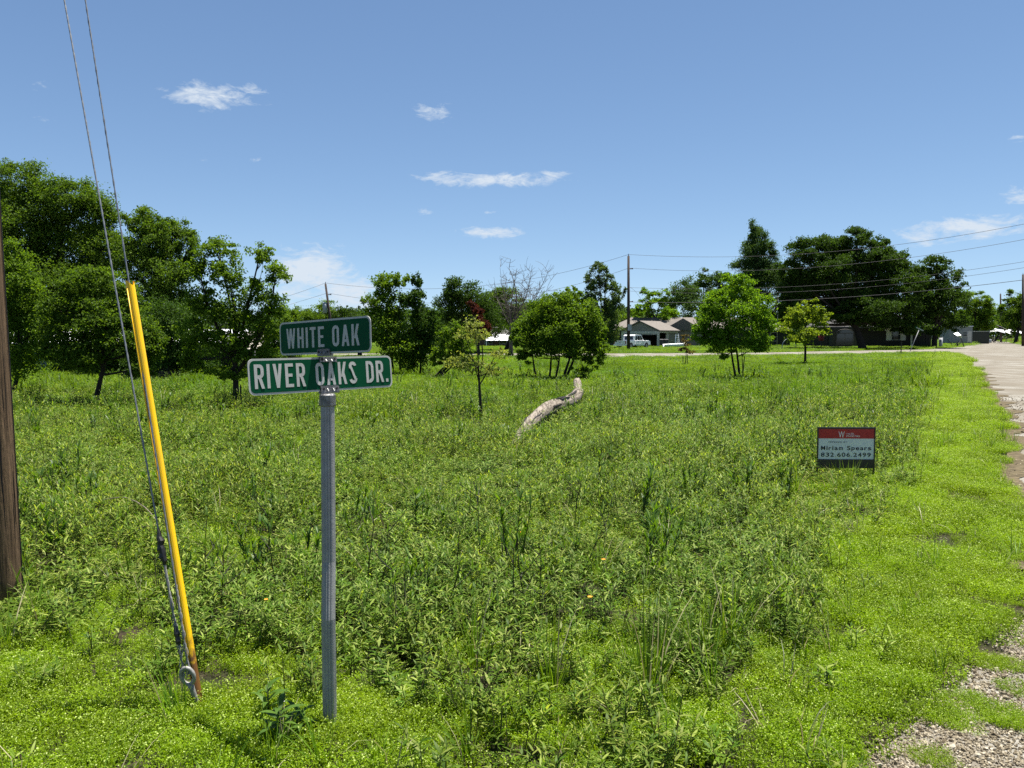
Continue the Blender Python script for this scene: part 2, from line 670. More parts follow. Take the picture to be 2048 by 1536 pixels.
# ------------------------------------------------------------------ plants of the field (prototypes, then scattered)
leaf_mat('weed_leaf', (.042, .102, .007), (.148, .232, .034), .44, (1.35, 1.35, .45), .5, .12, (1.2, 1.05, .8), .45, (.225, .295, .075))
leaf_mat('weed_stem', (.05, .07, .02), (.09, .07, .03), .1)
leaf_mat('cover_leaf', (.130, .212, .005), (.228, .318, .014), .46, (1.25, 1.3, .35), .55, .15, (.84, .92, .9), 1.3)
leaf_mat('cover_tip', (.30, .42, .07), (.46, .54, .16), .35, (1.2, 1.2, .6), .5, .2)
leaf_mat('grass_blade', (.060, .148, .010), (.125, .222, .022), .45, (1.4, 1.3, .4), .5, .18, (1.3, 1.1, .7), .5)
leaf_mat('far_grass', (.088, .160, .008), (.165, .240, .018), .45, (1.3, 1.25, .4), .55, .15, (.62, .78, .9), .16)
leaf_mat('dry_blade', (.26, .23, .12), (.42, .38, .24), .3, (1.1, 1.0, .8))
leaf_mat('dark_stalk', (.012, .010, .006), (.03, .022, .012), .0)
leaf_mat('stalk_leaf', (.035, .090, .010), (.095, .175, .018), .48, (1.5, 1.4, .4))


def weed(seed, h=.30, stems=6, leaves=14, spread=.11):
    g = np.random.default_rng(seed)
    nm = NM()
    for s in range(stems):
        a = g.random() * 6.28
        r = spread * g.random() ** .5
        b = Vector((r * math.cos(a), r * math.sin(a), 0))
        hh = h * g.uniform(.55, 1.1)
        lean = g.uniform(.05, .45)
        tip = b + Vector((math.cos(a) * hh * lean, math.sin(a) * hh * lean, hh))
        mid = (b + tip) / 2 + Vector((0, 0, hh * .06))
        nm.tube([b, mid, tip], [.003, .0022, .001], 3, 1, False, g.random())
        n = leaves
        t = np.sort(g.random(n) ** .7)
        p = (np.array(b)[None] * (1 - t)[:, None] ** 2 + 2 * np.array(mid)[None] * (t * (1 - t))[:, None] + np.array(tip)[None] * (t ** 2)[:, None])
        hd = np.arange(n) * 2.4 + g.uniform(0, 6.28) + g.normal(0, .4, n)
        ln = g.uniform(.045, .085, n) * (1.15 - .35 * t)
        th0 = g.uniform(.75, 1.4, n) * (1.1 - .35 * t)
        add_blades(nm, p, hd, ln, ln * g.uniform(.14, .21, n), th0, th0 + g.uniform(.2, .9, n), 3, 0, g.random(n), shape=[.25, 1, .8, .04])
    return nm.build('weed_plant', ['weed_leaf', 'weed_stem'], smooth=True, link=False)


def cover(seed, r=.17, n=270, h=.06, mats=('cover_leaf', 'cover_tip'), big=1.0, tips=.5):
    g = np.random.default_rng(seed)
    nm = NM()
    a = g.random(n) * 6.28
    q = r * np.sqrt(g.random(n))
    b = np.stack([q * np.cos(a), q * np.sin(a), np.zeros(n)], 1)
    hh = h * g.uniform(.45, 1.15, n)
    hd = g.random(n) * 6.28
    add_blades(nm, b, hd, hh, np.full(n, .0032 * big), g.uniform(0, .35, n), g.uniform(.2, .9, n), 2, 0, g.random(n))
    for k in range(3):
        t = g.uniform(.35, 1.0, n)
        c = b + np.stack([g.normal(0, .010, n), g.normal(0, .010, n), hh * t], 1)
        ax = np.stack([g.normal(0, 1, n), g.normal(0, 1, n), g.uniform(0, 1.2, n)], 1)
        nr = np.stack([g.normal(0, .5, n), g.normal(0, .5, n), np.ones(n)], 1)
        ln = g.uniform(.008, .016, n) * big
        add_leaves(nm, c, ax, nr, ln, ln * .42, 0, g.random(n))
    k = int(n * tips)
    c = b[:k] + np.stack([g.normal(0, .008, k), g.normal(0, .008, k), hh[:k] * 1.02], 1)
    ax = g.normal(0, 1, (k, 3))
    nr = g.normal(0, 1, (k, 3)) + np.array([[0, 0, 1.]])
    ln = g.uniform(.005, .009, k) * big
    add_leaves(nm, c, ax, nr, ln, ln * .8, 1, g.random(k))
    return nm.build('cover_patch', list(mats), smooth=True, link=False)


def tuft(seed, n=26, h=.34, r=.05, w=.006, mats=('grass_blade', 'dry_blade'), dry=.12, arch=1.0):
    g = np.random.default_rng(seed)
    nm = NM()
    for k, m in ((int(n * (1 - dry)), 0), (max(1, int(n * dry)), 1)):
        a = g.random(k) * 6.28
        q = r * np.sqrt(g.random(k))
        b = np.stack([q * np.cos(a), q * np.sin(a), np.zeros(k)], 1)
        t0 = g.uniform(0, .35, k)
        add_blades(nm, b, a + g.normal(0, .5, k), h * g.uniform(.5, 1.15, k), w * g.uniform(.6, 1.2, k), t0, t0 + arch * g.uniform(.1, 1.5, k) ** 1.5, 4, m, g.random(k), shape=[.8, 1, .8, .5, .05])
    return nm.build('grass_tuft_patch', list(mats), smooth=True, link=False)


def far_patch(seed, r=.5, n=190, h=.16, w=.016):
    g = np.random.default_rng(seed)
    nm = NM()
    a = g.random(n) * 6.28
    q = r * np.sqrt(g.random(n))
    b = np.stack([q * np.cos(a), q * np.sin(a), np.zeros(n)], 1)
    t0 = g.uniform(0, .6, n)
    add_blades(nm, b, g.random(n) * 6.28, h * g.uniform(.4, 1.2, n), w * g.uniform(.6, 1.4, n), t0, t0 + g.uniform(.2, 1.2, n), 2, 0, g.random(n), shape=[.7, 1, .1])
    k = n // 2
    c = np.stack([q[:k] * np.cos(a[:k] + 1), q[:k] * np.sin(a[:k] + 1), h * g.uniform(.4, .9, k)], 1)
    add_leaves(nm, c, g.normal(0, 1, (k, 3)) * [1, 1, .4], g.normal(0, .5, (k, 3)) + [0, 0, 1], g.uniform(.04, .09, k), g.uniform(.012, .03, k), 0, g.random(k))
    return nm.build('far_grass_patch', ['far_grass'], smooth=True, link=False)


def stones(seed):
    g = np.random.default_rng(seed)
    nm = NM()
    # a chipped cuboid-ish pebble
    v = np.array([(x, y, z) for x in (-1, 1) for y in (-1, 1) for z in (-1, 1)], float)
    v = np.concatenate([v * .72, np.array([(1, 0, 0), (-1, 0, 0), (0, 1, 0), (0, -1, 0), (0, 0, 1), (0, 0, -1)])]) * g.uniform(.7, 1.15, (14, 3)) * np.array([[1, .8, .6]])
    f = []
    for ax in range(3):
        for sgn in (0, 1):
            ctr = 8 + ax * 2 + (0 if sgn else 1)
            idx = [i for i in range(8) if ((i >> (2 - ax)) & 1) == sgn]
            o = [idx[0], idx[1], idx[3], idx[2]]
            for q in range(4):
                f.append((o[q], o[(q + 1) % 4], ctr))
    nm.add(v, f, 0, g.random())
    o = nm.build('pebble', ['stone'], link=False)
    return o


def stone_mat():
    m, nt, N, L, out = nodes('stone')
    oi = N.new('ShaderNodeObjectInfo')
    c = ramp(nt, oi.outputs['Random'], [(0, (.08, .062, .038)), (.4, (.18, .150, .100)), (.75, (.28, .240, .168)), (1, (.40, .36, .28))])
    principled(nt, out, c, .9, 0, .2, bump(nt, tnoise(nt, 60, 5, .6, pos(nt)), .5, .005))


stone_mat()


def scatter(name, label, cat, protos, xyz, rot, scl, pid):
    cl = bpy.data.collections.new(name + '_kinds')
    for i, o in enumerate(protos):
        o.name = f'{name}_kind_{i:02d}'
        cl.objects.link(o)
    me = bpy.data.meshes.new(name)
    n = len(xyz)
    me.vertices.add(n)
    me.vertices.foreach_set('co', xyz.astype(np.float32).ravel())
    a = me.attributes.new('turn', 'FLOAT_VECTOR', 'POINT')
    a.data.foreach_set('vector', rot.astype(np.float32).ravel())
    a = me.attributes.new('size', 'FLOAT_VECTOR', 'POINT')
    a.data.foreach_set('vector', scl.astype(np.float32).ravel())
    a = me.attributes.new('pick', 'INT', 'POINT')
    a.data.foreach_set('value', pid.astype(np.int32))
    o = bpy.data.objects.new(name, me)
    COL.objects.link(o)
    ng = bpy.data.node_groups.new(name, 'GeometryNodeTree')
    ng.interface.new_socket('Geometry', in_out='INPUT', socket_type='NodeSocketGeometry')
    ng.interface.new_socket('Geometry', in_out='OUTPUT', socket_type='NodeSocketGeometry')
    N, L = ng.nodes, ng.links
    gi, go = N.new('NodeGroupInput'), N.new('NodeGroupOutput')
    ci = N.new('GeometryNodeCollectionInfo')
    ci.inputs['Collection'].default_value = cl
    ci.inputs['Separate Children'].default_value = True
    ci.inputs['Reset Children'].default_value = True
    ip = N.new('GeometryNodeInstanceOnPoints')
    ip.inputs['Pick Instance'].default_value = True

    def na(nme, t):
        x = N.new('GeometryNodeInputNamedAttribute')
        x.data_type = t
        x.inputs['Name'].default_value = nme
        return x.outputs['Attribute']
    L.new(gi.outputs[0], ip.inputs['Points'])
    L.new(ci.outputs[0], ip.inputs['Instance'])
    L.new(na('pick', 'INT'), ip.inputs['Instance Index'])
    L.new(na('turn', 'FLOAT_VECTOR'), ip.inputs['Rotation'])
    L.new(na('size', 'FLOAT_VECTOR'), ip.inputs['Scale'])
    L.new(ip.outputs[0], go.inputs[0])
    md = o.modifiers.new('scatter', 'NODES')
    md.node_group = ng
    return tag(o, label, cat, None, 'stuff')


def field(y0, y1, dens, seed, margin=2.2, slope=.70):
    """random points per square metre on the ground between two distances, within and a bit beside the view"""
    g = np.random.default_rng(seed)
    xm = slope * y1 + margin
    n = int(dens * 2 * xm * (y1 - y0))
    x = g.uniform(-xm, xm, n)
    y = g.uniform(y0, y1, n)
    k = np.abs(x) < slope * y + margin
    return x[k], y[k], g


def spread_out(g, x, y, nk, s0, s1, tilt=.12, zs=(.85, 1.2)):
    n = len(x)
    xyz = np.stack([x, y, mound_h(x, y)], 1)
    rot = np.stack([g.normal(0, tilt, n), g.normal(0, tilt, n), g.random(n) * 6.28], 1)
    s = g.uniform(s0, s1, n)
    return xyz, rot, np.stack([s, s, s * g.uniform(*zs, n)], 1), g.integers(0, nk, n)


def off_road(x, y, g, jit=.06):
    xj, yj = x + g.normal(0, jit, len(x)), y + g.normal(0, jit, len(x))
    return ~(inside(road_poly, xj, yj) | inside(cross_poly, xj, yj))


def off_road_wide(x, y, g):
    r = .16 + .25 * (vnoise(x, y, 3.0, 71) - .5) * np.clip(8 / np.maximum(y, 1), .2, 1)
    return off_road(x + r, y, g, .05) & off_road(x, y, g, .03)


def low_zone(x, y, g, jit=.22):
    w = .8 * (vnoise(x, y, 1.4, 5) - .5) * np.clip(y / 5, .6, 2)
    xj, yj = x + w + g.normal(0, jit, len(x)), y + w + g.normal(0, jit, len(x))
    return inside(LOW_LEFT, xj, yj) | inside(LOW_RIGHT, xj, yj)


def cat4(parts):
    return [np.concatenate(q) for q in zip(*parts)]


def before_sign(x, y):
    """trampled ground in front of the yard sign"""
    q = G(1692, 962)
    return (np.abs(x - q.x * y / q.y) < .55) & (y > q.y - 2.2) & (y < q.y + .25)


pole_xy = G(-8, 1212)
# --- leafy weeds
wk = [weed(100 + i, h) for i, h in enumerate((.24, .28, .32, .26, .30, .24, .28, .32, .26, .30))] + [weed(120, .52, 2, 20, .05), weed(121, .46, 3, 18, .07)]
parts = []
for y0, y1, dens, s0, s1, sd_ in ((2.2, 8, 80, .7, 1.1, 11), (8, 14, 56, .85, 1.25, 12), (14, 27, 24, 1.0, 1.5, 13)):
    x, y, g = field(y0, y1, dens, sd_)
    lz = low_zone(x, y, g)
    keep = off_road(x, y, g) & ~lz
    bare = np.clip((4.9 - y) / 1.2, 0, 1) * np.clip(1 - np.abs(x - .35) / 1.5, 0, 1)
    keep &= g.random(len(x)) > bare * .6
    keep &= g.random(len(x)) < .5 + 1.0 * vnoise(x, y, .9, 21)
    if y0 >= 14:
        keep &= g.random(len(x)) < np.clip((26 - y) / 10, .12, 1) * (.35 + vnoise(x, y, .25, 22))
    p = spread_out(g, x[keep], y[keep], len(wk), s0, s1)
    hs = (.5 + 1.0 * vnoise(x[keep], y[keep], .7, 23)) * g.uniform(.75, 1.3, keep.sum())
    hs *= .8 * (1 - .6 * np.exp(-((x[keep] - pole_xy.x) ** 2 + (y[keep] - pole_xy.y + .35) ** 2) / .35))
    hs = np.where(before_sign(x[keep], y[keep]), .45, hs)
    p[2][:, 2] *= hs
    parts.append(p)
scatter('field_weeds', 'dense leafy green weeds covering the middle of the lot', 'weeds', wk, *cat4(parts))

def upright_weed(seed, h):
    """single leafy stalk with narrow upright leaves"""
    g = np.random.default_rng(seed)
    nm = NM()
    for s_ in range(int(g.integers(2, 5))):
        a = g.random() * 6.28
        b = Vector((.06 * math.cos(a), .06 * math.sin(a), 0)) * g.random()
        hh = h * g.uniform(.7, 1.1)
        tip = b + Vector((math.cos(a) * hh * .2, math.sin(a) * hh * .2, hh))
        nm.tube([b, (b + tip) / 2, tip], [.0045, .0035, .0015], 4, 1, False, g.random())
        n = 22
        t = .3 + .7 * g.random(n)
        p = np.array(b)[None] * (1 - t)[:, None] + np.array(tip)[None] * t[:, None]
        ln = g.uniform(.05, .11, n)
        th0 = g.uniform(.15, .7, n)
        add_blades(nm, p, g.random(n) * 6.28, ln, ln * g.uniform(.13, .2, n), th0, th0 + g.uniform(.1, .7, n), 3, 0, g.random(n), shape=[.3, 1, .8, .04])
    return nm.build('upright_weed', ['stalk_leaf', 'dark_stalk'], smooth=True, link=False)


uk = [upright_weed(150 + i, h) for i, h in enumerate((.32, .38, .44, .36))]
parts = []
for y0, y1, dens, sd_ in ((4.6, 9, 5, 14), (9, 18, 4.0, 15), (18, 34, 1.6, 16)):
    x, y, g = field(y0, y1, dens, sd_)
    keep = off_road(x, y, g) & ~low_zone(x, y, g, .1) & ~before_sign(x, y)
    keep &= g.random(len(x)) < np.clip((vnoise(x, y, .8, 17) - .35) * 1.6, .06, .7)
    parts.append(spread_out(g, x[keep], y[keep], len(uk), .75, 1.25, .12))
scatter('tall_weeds', 'dark green upright weed clumps rising above the leafy weeds', 'weeds', uk, *cat4(parts))

# --- dead grass lying between the weeds
dk = [tuft(170 + i, 9, .26, .06, .005, ('dry_blade', 'weed_stem'), .25, 2.2) for i in range(3)]
parts = []
for y0, y1, dens, sd_ in ((2.2, 8, 7, 18), (8, 20, 3, 19)):
    x, y, g = field(y0, y1, dens, sd_)
    keep = off_road(x, y, g) & (~low_zone(x, y, g) | (g.random(len(x)) < .3)) & (g.random(len(x)) < .25 + .8 * vnoise(x, y, .8, 20))
    parts.append(spread_out(g, x[keep], y[keep], len(dk), .6, 1.2, .25))
scatter('dead_grass', 'thin pale dead grass blades between the weeds', 'grass', dk, *cat4(parts))

# --- bright low cover
ck = [cover(200 + i) for i in range(5)]
parts = []
for y0, y1, dens, s0, s1, sd_ in ((2.0, 6, 46, .8, 1.25, 31), (6, 12, 30, 1.0, 1.6, 32), (12, 24, 14, 1.4, 2.2, 33), (24, 46, 5, 2.2, 3.2, 34), (46, 75, 2.5, 3, 4.5, 37)):
    x, y, g = field(y0, y1, dens, sd_)
    lz = low_zone(x, y, g, .22)
    ok = off_road_wide(x, y, g)
    thin = ~lz & (y < 12) & (g.random(len(x)) < np.where(y < 5.2, .5, .3) + .5 * (vnoise(x, y, 1.2, 35) - .4))
    keep = ok & (lz | thin)
    keep &= g.random(len(x)) < .55 + .9 * vnoise(x, y, 1.7, 36)
    parts.append(spread_out(g, x[keep], y[keep], len(ck), s0, s1, .06))
# clumps that have crept onto the gravel
for px, py, r, n in ((1900, 1440, .05, 9), (1925, 1405, .04, 5), (2020, 1450, .06, 8), (1700, 1540, .05, 6), (1880, 1525, .03, 3), (1990, 1330, .05, 6), (2045, 1385, .03, 3), (2055, 1110, .25, 26), (2005, 1200, .16, 16)):
    c = G(px, py)
    g = np.random.default_rng(px)
    parts.append(spread_out(g, g.normal(c.x, r, n), g.normal(c.y, r, n), len(ck), .4, .7, .1))
scatter('ground_cover', 'low bright yellow-green ground cover along the road and the front corner', 'ground cover', ck, *cat4(parts))

# --- grass among the weeds
tk = [tuft(300 + i, 16 + 4 * i, .26 + .035 * i) for i in range(5)]
parts = []
for y0, y1, dens, s0, s1, sd_ in ((2.2, 7, 13, .5, 1.0, 41), (7, 16, 9, .6, 1.25, 42), (16, 30, 5, .8, 1.5, 43)):
    x, y, g = field(y0, y1, dens, sd_)
    lz = low_zone(x, y, g)
    mid = np.clip(1 - np.abs(x - .9) / 1.6, 0, 1) * (y < 6.5)
    keep = off_road(x, y, g) & (g.random(len(x)) < np.where(lz, .2, .28 + .6 * mid + .9 * np.clip(vnoise(x, y, .6, 44) - .45, 0, 1)))
    parts.append(spread_out(g, x[keep], y[keep], len(tk), s0, s1, .1))
scatter('grass', 'long arching grass blades growing among the weeds', 'grass', tk, *cat4(parts))

# --- meadow further off and the lawns across the side street
fk = [far_patch(400 + i) for i in range(4)] + [far_patch(410, .4, 110, .42, .020), far_patch(411, .45, 120, .34, .02)]
parts = []
for y0, y1, dens, s0, s1, sd_ in ((11, 24, 5.0, .7, 1.1, 51), (24, 45, 3.4, 1.0, 1.6, 52), (45, 82, 1.6, 1.4, 2.2, 53), (82, 135, .8, 2.0, 2.8, 54), (135, 260, .22, 3.4, 5, 55)):
    x, y, g = field(y0, y1, dens, sd_)
    keep = off_road(x, y, g, .1) & ~low_zone(x, y, g)
    if y0 < 20:
        keep &= g.random(len(x)) < np.clip((y - 11) / 9, 0, 1)
    p = spread_out(g, x[keep], y[keep], 4, s0, s1, .08)
    tall = vnoise(x[keep], y[keep], .22, 57) + g.normal(0, .08, keep.sum())
    p[3][:] = np.where((tall > .72) & (y[keep] < 42) & (g.random(keep.sum()) < .6), g.integers(4, 6, keep.sum()), p[3])
    p[2][:, 2] *= .6 + .8 * vnoise(x[keep], y[keep], .3, 58)
    if y0 >= 24:
        p[2][:, 2] *= .8
    if y0 >= 45:
        p[2][:, 2] = np.minimum(p[2][:, 2] * .8, 1.1)
    parts.append(p)
scatter('meadow_grass', 'sunlit bright green grass across the back of the lot and lawns beyond', 'grass', fk, *cat4(parts))

# --- loose gravel
sk = [stones(500 + i) for i in range(6)]
parts = []
for y0, y1, dens, s0, s1, sd_ in ((2.0, 4.6, 10000, .003, .0095, 61), (4.6, 9, 1500, .006, .017, 62), (9, 22, 60, .008, .02, 63)):
    x, y, g = field(y0, y1, dens, sd_, .6, .67)
    k = inside(road_poly, x + g.normal(0, .05, len(x)), y + g.normal(0, .05, len(x)))
    k &= g.random(len(x)) < .35 + vnoise(x, y, 2.2, 64)
    x, y = x[k], y[k]
    p = spread_out(g, x, y, len(sk), s0, s1, 1.0, (.7, 1.1))
    big = g.random(len(x)) < .025
    p[2][big] *= 1.8
    p[0][:, 2] = .008 + p[2][:, 2] * .3
    parts.append(p)
scatter('gravel', 'loose pale stones lying on the gravel road', 'gravel', sk, *cat4(parts))

# ================================================================== street sign
simple('galvanised', (.25, .25, .245), .55, .1, .5, .16, 22, .15, 140)
simple('cast_metal', (.17, .17, .17), .5, .7, .5, .35, 40, .5, 160)
simple('bright_cast', (.30, .30, .30), .45, .7, .5, .25, 30, .3, 160)
simple('sign_green', (.001, .060, .024), .6, 0, .08, .10, 9)
simple('sign_white', (.44, .44, .41), .65, 0, .2, .08, 12)
simple('black_hole', (.01, .01, .01), .8)


def glyph(ch):
    """(width, pieces) in a box of height 1; pieces are lists of points"""
    t = .150
    q = []

    def rect(x0, x1, y0, y1):
        q.append([(x0, y0), (x1, y0), (x1, y1), (x0, y1)])

    def dia(xb, yb, xt, yt, w=t):
        q.append([(xb, yb), (xb + w, yb), (xt + w, yt), (xt, yt)])

    def arc(cx, cy, rx, ry, a0, a1, n=14):
        for i in range(n):
            a, b = R(a0 + (a1 - a0) * i / n), R(a0 + (a1 - a0) * (i + 1) / n)
            o = lambda w, k: (cx + (rx - k) * math.cos(w), cy + (ry - k) * math.sin(w))
            q.append([o(a, 0), o(b, 0), o(b, t), o(a, t)] if a1 > a0 else [o(a, 0), o(a, t), o(b, t), o(b, 0)])
    w = .46
    if ch == 'I':
        w = t
        rect(0, t, 0, 1)
    elif ch == 'H':
        rect(0, t, 0, 1); rect(w - t, w, 0, 1); rect(t, w - t, .44, .57)
    elif ch == 'T':
        w = .42
        rect((w - t) / 2, (w + t) / 2, 0, .865); rect(0, w, .865, 1)
    elif ch == 'E':
        w = .42
        rect(0, t, 0, 1); rect(t, w, 0, .135); rect(t, w, .865, 1); rect(t, w - .05, .44, .57)
    elif ch == 'W':
        w = .66
        d = .13
        dia(.12, 0, 0, 1, d); dia(.12, 0, .265, 1, d); dia(.41, 0, .265, 1, d); dia(.41, 0, w - d, 1, d)
    elif ch == 'V':
        dia(.16, 0, 0, 1); dia(.16, 0, w - t, 1)
    elif ch == 'A':
        w = .50
        dia(0, 0, .175, 1); dia(w - t, 0, .175, 1); rect(.13, w - .13, .19, .31)
    elif ch == 'K':
        w = .48
        rect(0, t, 0, 1); dia(t, .34, w - t, 1, t); dia(w - t + .02, 0, t + .05, .55, t)
    elif ch in 'OD':
        r = w / 2
        if ch == 'O':
            arc(r, 1 - r, r, r, 0, 180); arc(r, r, r, r, 180, 360)
            rect(0, t, r, 1 - r); rect(w - t, w, r, 1 - r)
        else:
            rect(0, t, 0, 1)
            k = .26
            rect(t, w - k, 0, t * .92); rect(t, w - k, 1 - t * .92, 1)
            arc(w - k, 1 - k, k, k, 0, 90, 8); arc(w - k, k, k, k, 270, 360, 8); rect(w - t, w, k, 1 - k)
    elif ch == 'R':
        rect(0, t, 0, 1)
        k = .20
        rect(t, w - k, 1 - t * .9, 1); rect(t, w - k, .42, .42 + t * .9)
        arc(w - k, 1 - k, k, k, 0, 90, 8); arc(w - k, .42 + k, k, k, 270, 360, 8); rect(w - t, w, .42 + k, 1 - k)
        dia(w - t + .02, 0, .19, .42)
    elif ch == 'S':
        r = w / 2
        arc(r, 1 - r, r, r, 15, 180, 12); arc(r, r, r, r, 195, 360, 12)
        # the spine
        n = 10
        pts = []
        for i in range(n + 1):
            s = i / n
            x = (t / 2) * (1 - s) + (w - t / 2) * s
            e = s * s * (3 - 2 * s)
            pts.append((x, (1 - r) * (1 - e) + r * e))
        for i in range(n):
            (x0, y0), (x1, y1) = pts[i], pts[i + 1]
            q.append([(x0 - t / 2 * (1 if i == 0 else .5), y0 - t * .42), (x1 - t * .25, y1 - t * .42), (x1 + t * .25, y1 + t * .42), (x0 + t * .25, y0 + t * .42)])
    elif ch == '.':
        w = t
        rect(0, t, 0, t)
    elif ch == ' ':
        w = .26
    return w, q


def lettering(text, x0, x1, y0, y1, z, depth=.0012, gap=.155):
    """letters fitted into a box on the plane z (local), front towards -y is done by the caller"""
    adv, gl = 0, []
    for c in text:
        w, q = glyph(c)
        gl.append((adv, w, q))
        adv += w + gap
    adv -= gap
    sx, sy = (x1 - x0) / adv, (y1 - y0)
    out = []
    for a, w, q in gl:
        if not q:
            continue
        nm = NM()
        for i, pc in enumerate(q):
            zz = z + .00004 * i
            nm.poly([(x0 + (a + px) * sx, -zz, y0 + py * sy) for px, py in pc], (0, -depth, 0))
        out.append(nm)
    return out


def rounded(w, h, r, n=6):
    pts = []
    for cx, cy, a0 in ((w / 2 - r, h / 2 - r, 0), (-w / 2 + r, h / 2 - r, 90), (-w / 2 + r, -h / 2 + r, 180), (w / 2 - r, -h / 2 + r, 270)):
        for i in range(n + 1):
            a = R(a0 + 90 * i / n)
            pts.append((cx + r * math.cos(a), cy + r * math.sin(a)))
    return pts


SIGN_Z = 3.44
base = U(660, 1455, SIGN_Z)
base.z = 0
top = U(655, 790, SIGN_Z)
st = thing('street_sign', 'tall fluted grey post with two crossed green street name blades', 'street sign', tuple(base))
prof = []
for k in range(60):
    a = 360 * k / 60
    g_ = 1.0
    for c0 in (250, 275, 300, 70, 95, 120, 190, 345):
        d = abs((a - c0 + 180) % 360 - 180)
        if d < 7:
            g_ -= .11 * (1 - d / 7)
    prof.append(g_)
lean = top - base
nm = NM().tube([Vector((0, 0, -.3)), Vector((0, 0, .5)), lean * .5, lean], .0305, 60, 0, True, 0, prof)
nm.build('post', 'galvanised', st)
nm = NM()
nm.tube([lean + Vector((0, 0, -.05)), lean + Vector((0, 0, -.045)), lean + Vector((0, 0, .0)), lean + Vector((0, 0, .006))], [.0345, .0365, .0355, .031], 32)
cap = nm.build('post_cap', 'cast_metal', st, False)


def blade(cs, text, name, lx0, lx1, ly0, ly1):
    """cs: corner places (top left, top right, bottom left, bottom right)"""
    tl, tr, bl, br = cs
    ctr = (tl + tr + bl + br) / 4
    ex = ((tr - tl) + (br - bl)).normalized()
    ez = ((tl - bl) + (tr - br))
    ez = (ez - ex * ez.dot(ex)).normalized()
    ey = ez.cross(ex)          # points away from the viewer
    w = ((tr - tl).length + (br - bl).length) / 2
    h = ((tl - bl).length + (tr - br).length) / 2
    M = Matrix(((ex.x, ey.x, ez.x, ctr.x - base.x), (ex.y, ey.y, ez.y, ctr.y - base.y), (ex.z, ey.z, ez.z, ctr.z), (0, 0, 0, 1)))
    nm = NM().poly([(x, .0014, y) for x, y in rounded(w, h, .026)], (0, -.0028, 0))
    pl = nm.build('sign_blade', 'sign_white', st)
    pl.matrix_local = M
    pl['label'] = name
    bd = .0085
    nm = NM().poly([(x, -.0016, y) for x, y in rounded(w - 2 * bd, h - 2 * bd, .0205)], (0, -.0006, 0))
    nm.build('green_field', 'sign_green', pl)
    nm = NM().poly([(x, .0022, y) for x, y in rounded(w - 2 * bd, h - 2 * bd, .0205)], (0, -.0006, 0))
    nm.build('green_field', 'sign_green', pl)
    for L_ in lettering(text, -w / 2 + lx0 * w, -w / 2 + lx1 * w, -h / 2 + ly0 * h, -h / 2 + ly1 * h, .0023, .0006):
        L_.build('letter', 'sign_white', pl)
    return M, w, h


k = .1524 * F
cw = [U(557.5, 646, k / 65), U(741, 631, k / 73), U(563, 711, k / 65), U(743.5, 704, k / 73)]
cr = [U(493.5, 718, k / 74), U(781.8, 711, k / 62.8), U(499, 792, k / 74), U(784, 773.6, k / 62.8)]
MW, ww, hw = blade(cw, 'WHITE OAK', 'shaded upper blade reading WHITE OAK', .085, .885, .20, .80)
MR, wr, hr = blade(cr, 'RIVER OAKS DR.', 'lower blade reading RIVER OAKS DR.', .035, .968, .175, .845)


def saddle(M, z0, z1, half, name, mat, thick=.016):
    """cast clamp that grips a blade edge: two cheeks, gussets, screws"""
    nm = NM()
    nm.poly([(x, -.0045, z) for x, z in ((-half, z0), (half, z0), (half, z1 - .004), (half - .006, z1), (-half + .006, z1), (-half, z1 - .004))], (0, -.007, 0))
    nm.poly([(x, .0045, z) for x, z in ((-half, z0), (half, z0), (half, z1), (-half, z1))], (0, .007, 0))
    nm.box(-half, half, -.0112, .0112, z0 - .006, z0)
    o = nm.build(name, mat, st)
    o.matrix_local = M
    for x in (-half * .32, half * .32):
        zb = min(z0, z1) + .004
        zt = max(z0, z1) - .012
        NM().poly([(x - .002, -.0118, zb), (x - .002, -.021, zb), (x - .002, -.0125, zt)], (.004, 0, 0)).build('gusset', 'bright_cast', o)
    for x, r in ((-half * .72, .0055), (half * .72, .0045)):
        zc = (z0 + z1) / 2
        NM().poly([(x + r * math.cos(R(a)), -.0116, zc + r * math.sin(R(a))) for a in range(0, 360, 30)], (0, -.0022, 0)).build('set_screw', 'black_hole', o)
    return o


saddle(MR @ Matrix.Translation((.012, 0, 0)), -hr / 2 - .004, -hr / 2 + .024, .048, 'blade_clamp', 'cast_metal')
up_ = MR @ Matrix.Translation((.012, 0, 0)) @ Matrix.Rotation(math.pi, 4, 'Y')
s2 = saddle(MR @ Matrix.Translation((.012, 0, 0)), hr / 2 + .002, hr / 2 - .022, .045, 'blade_clamp', 'cast_metal')
saddle(MW @ Matrix.Translation((.012, 0, 0)), -hw / 2 - .004, -hw / 2 + .022, .042, 'blade_clamp', 'cast_metal')

# ================================================================== utility pole and guy wires (left)
bark_mat('pole_wood', (.045, .027, .014), (.19, .120, .068), (26, 26, 1.6), 1.0)
bark_mat('far_pole_wood', (.03, .022, .018), (.08, .06, .05), (10, 10, 1.2), .6)
simple('steel_strand', (.22, .23, .24), .45, .6, .5, .2, 60)
simple('black_tape', (.008, .008, .008), .5)
simple('copper_dull', (.03, .025, .022), .6, .3)


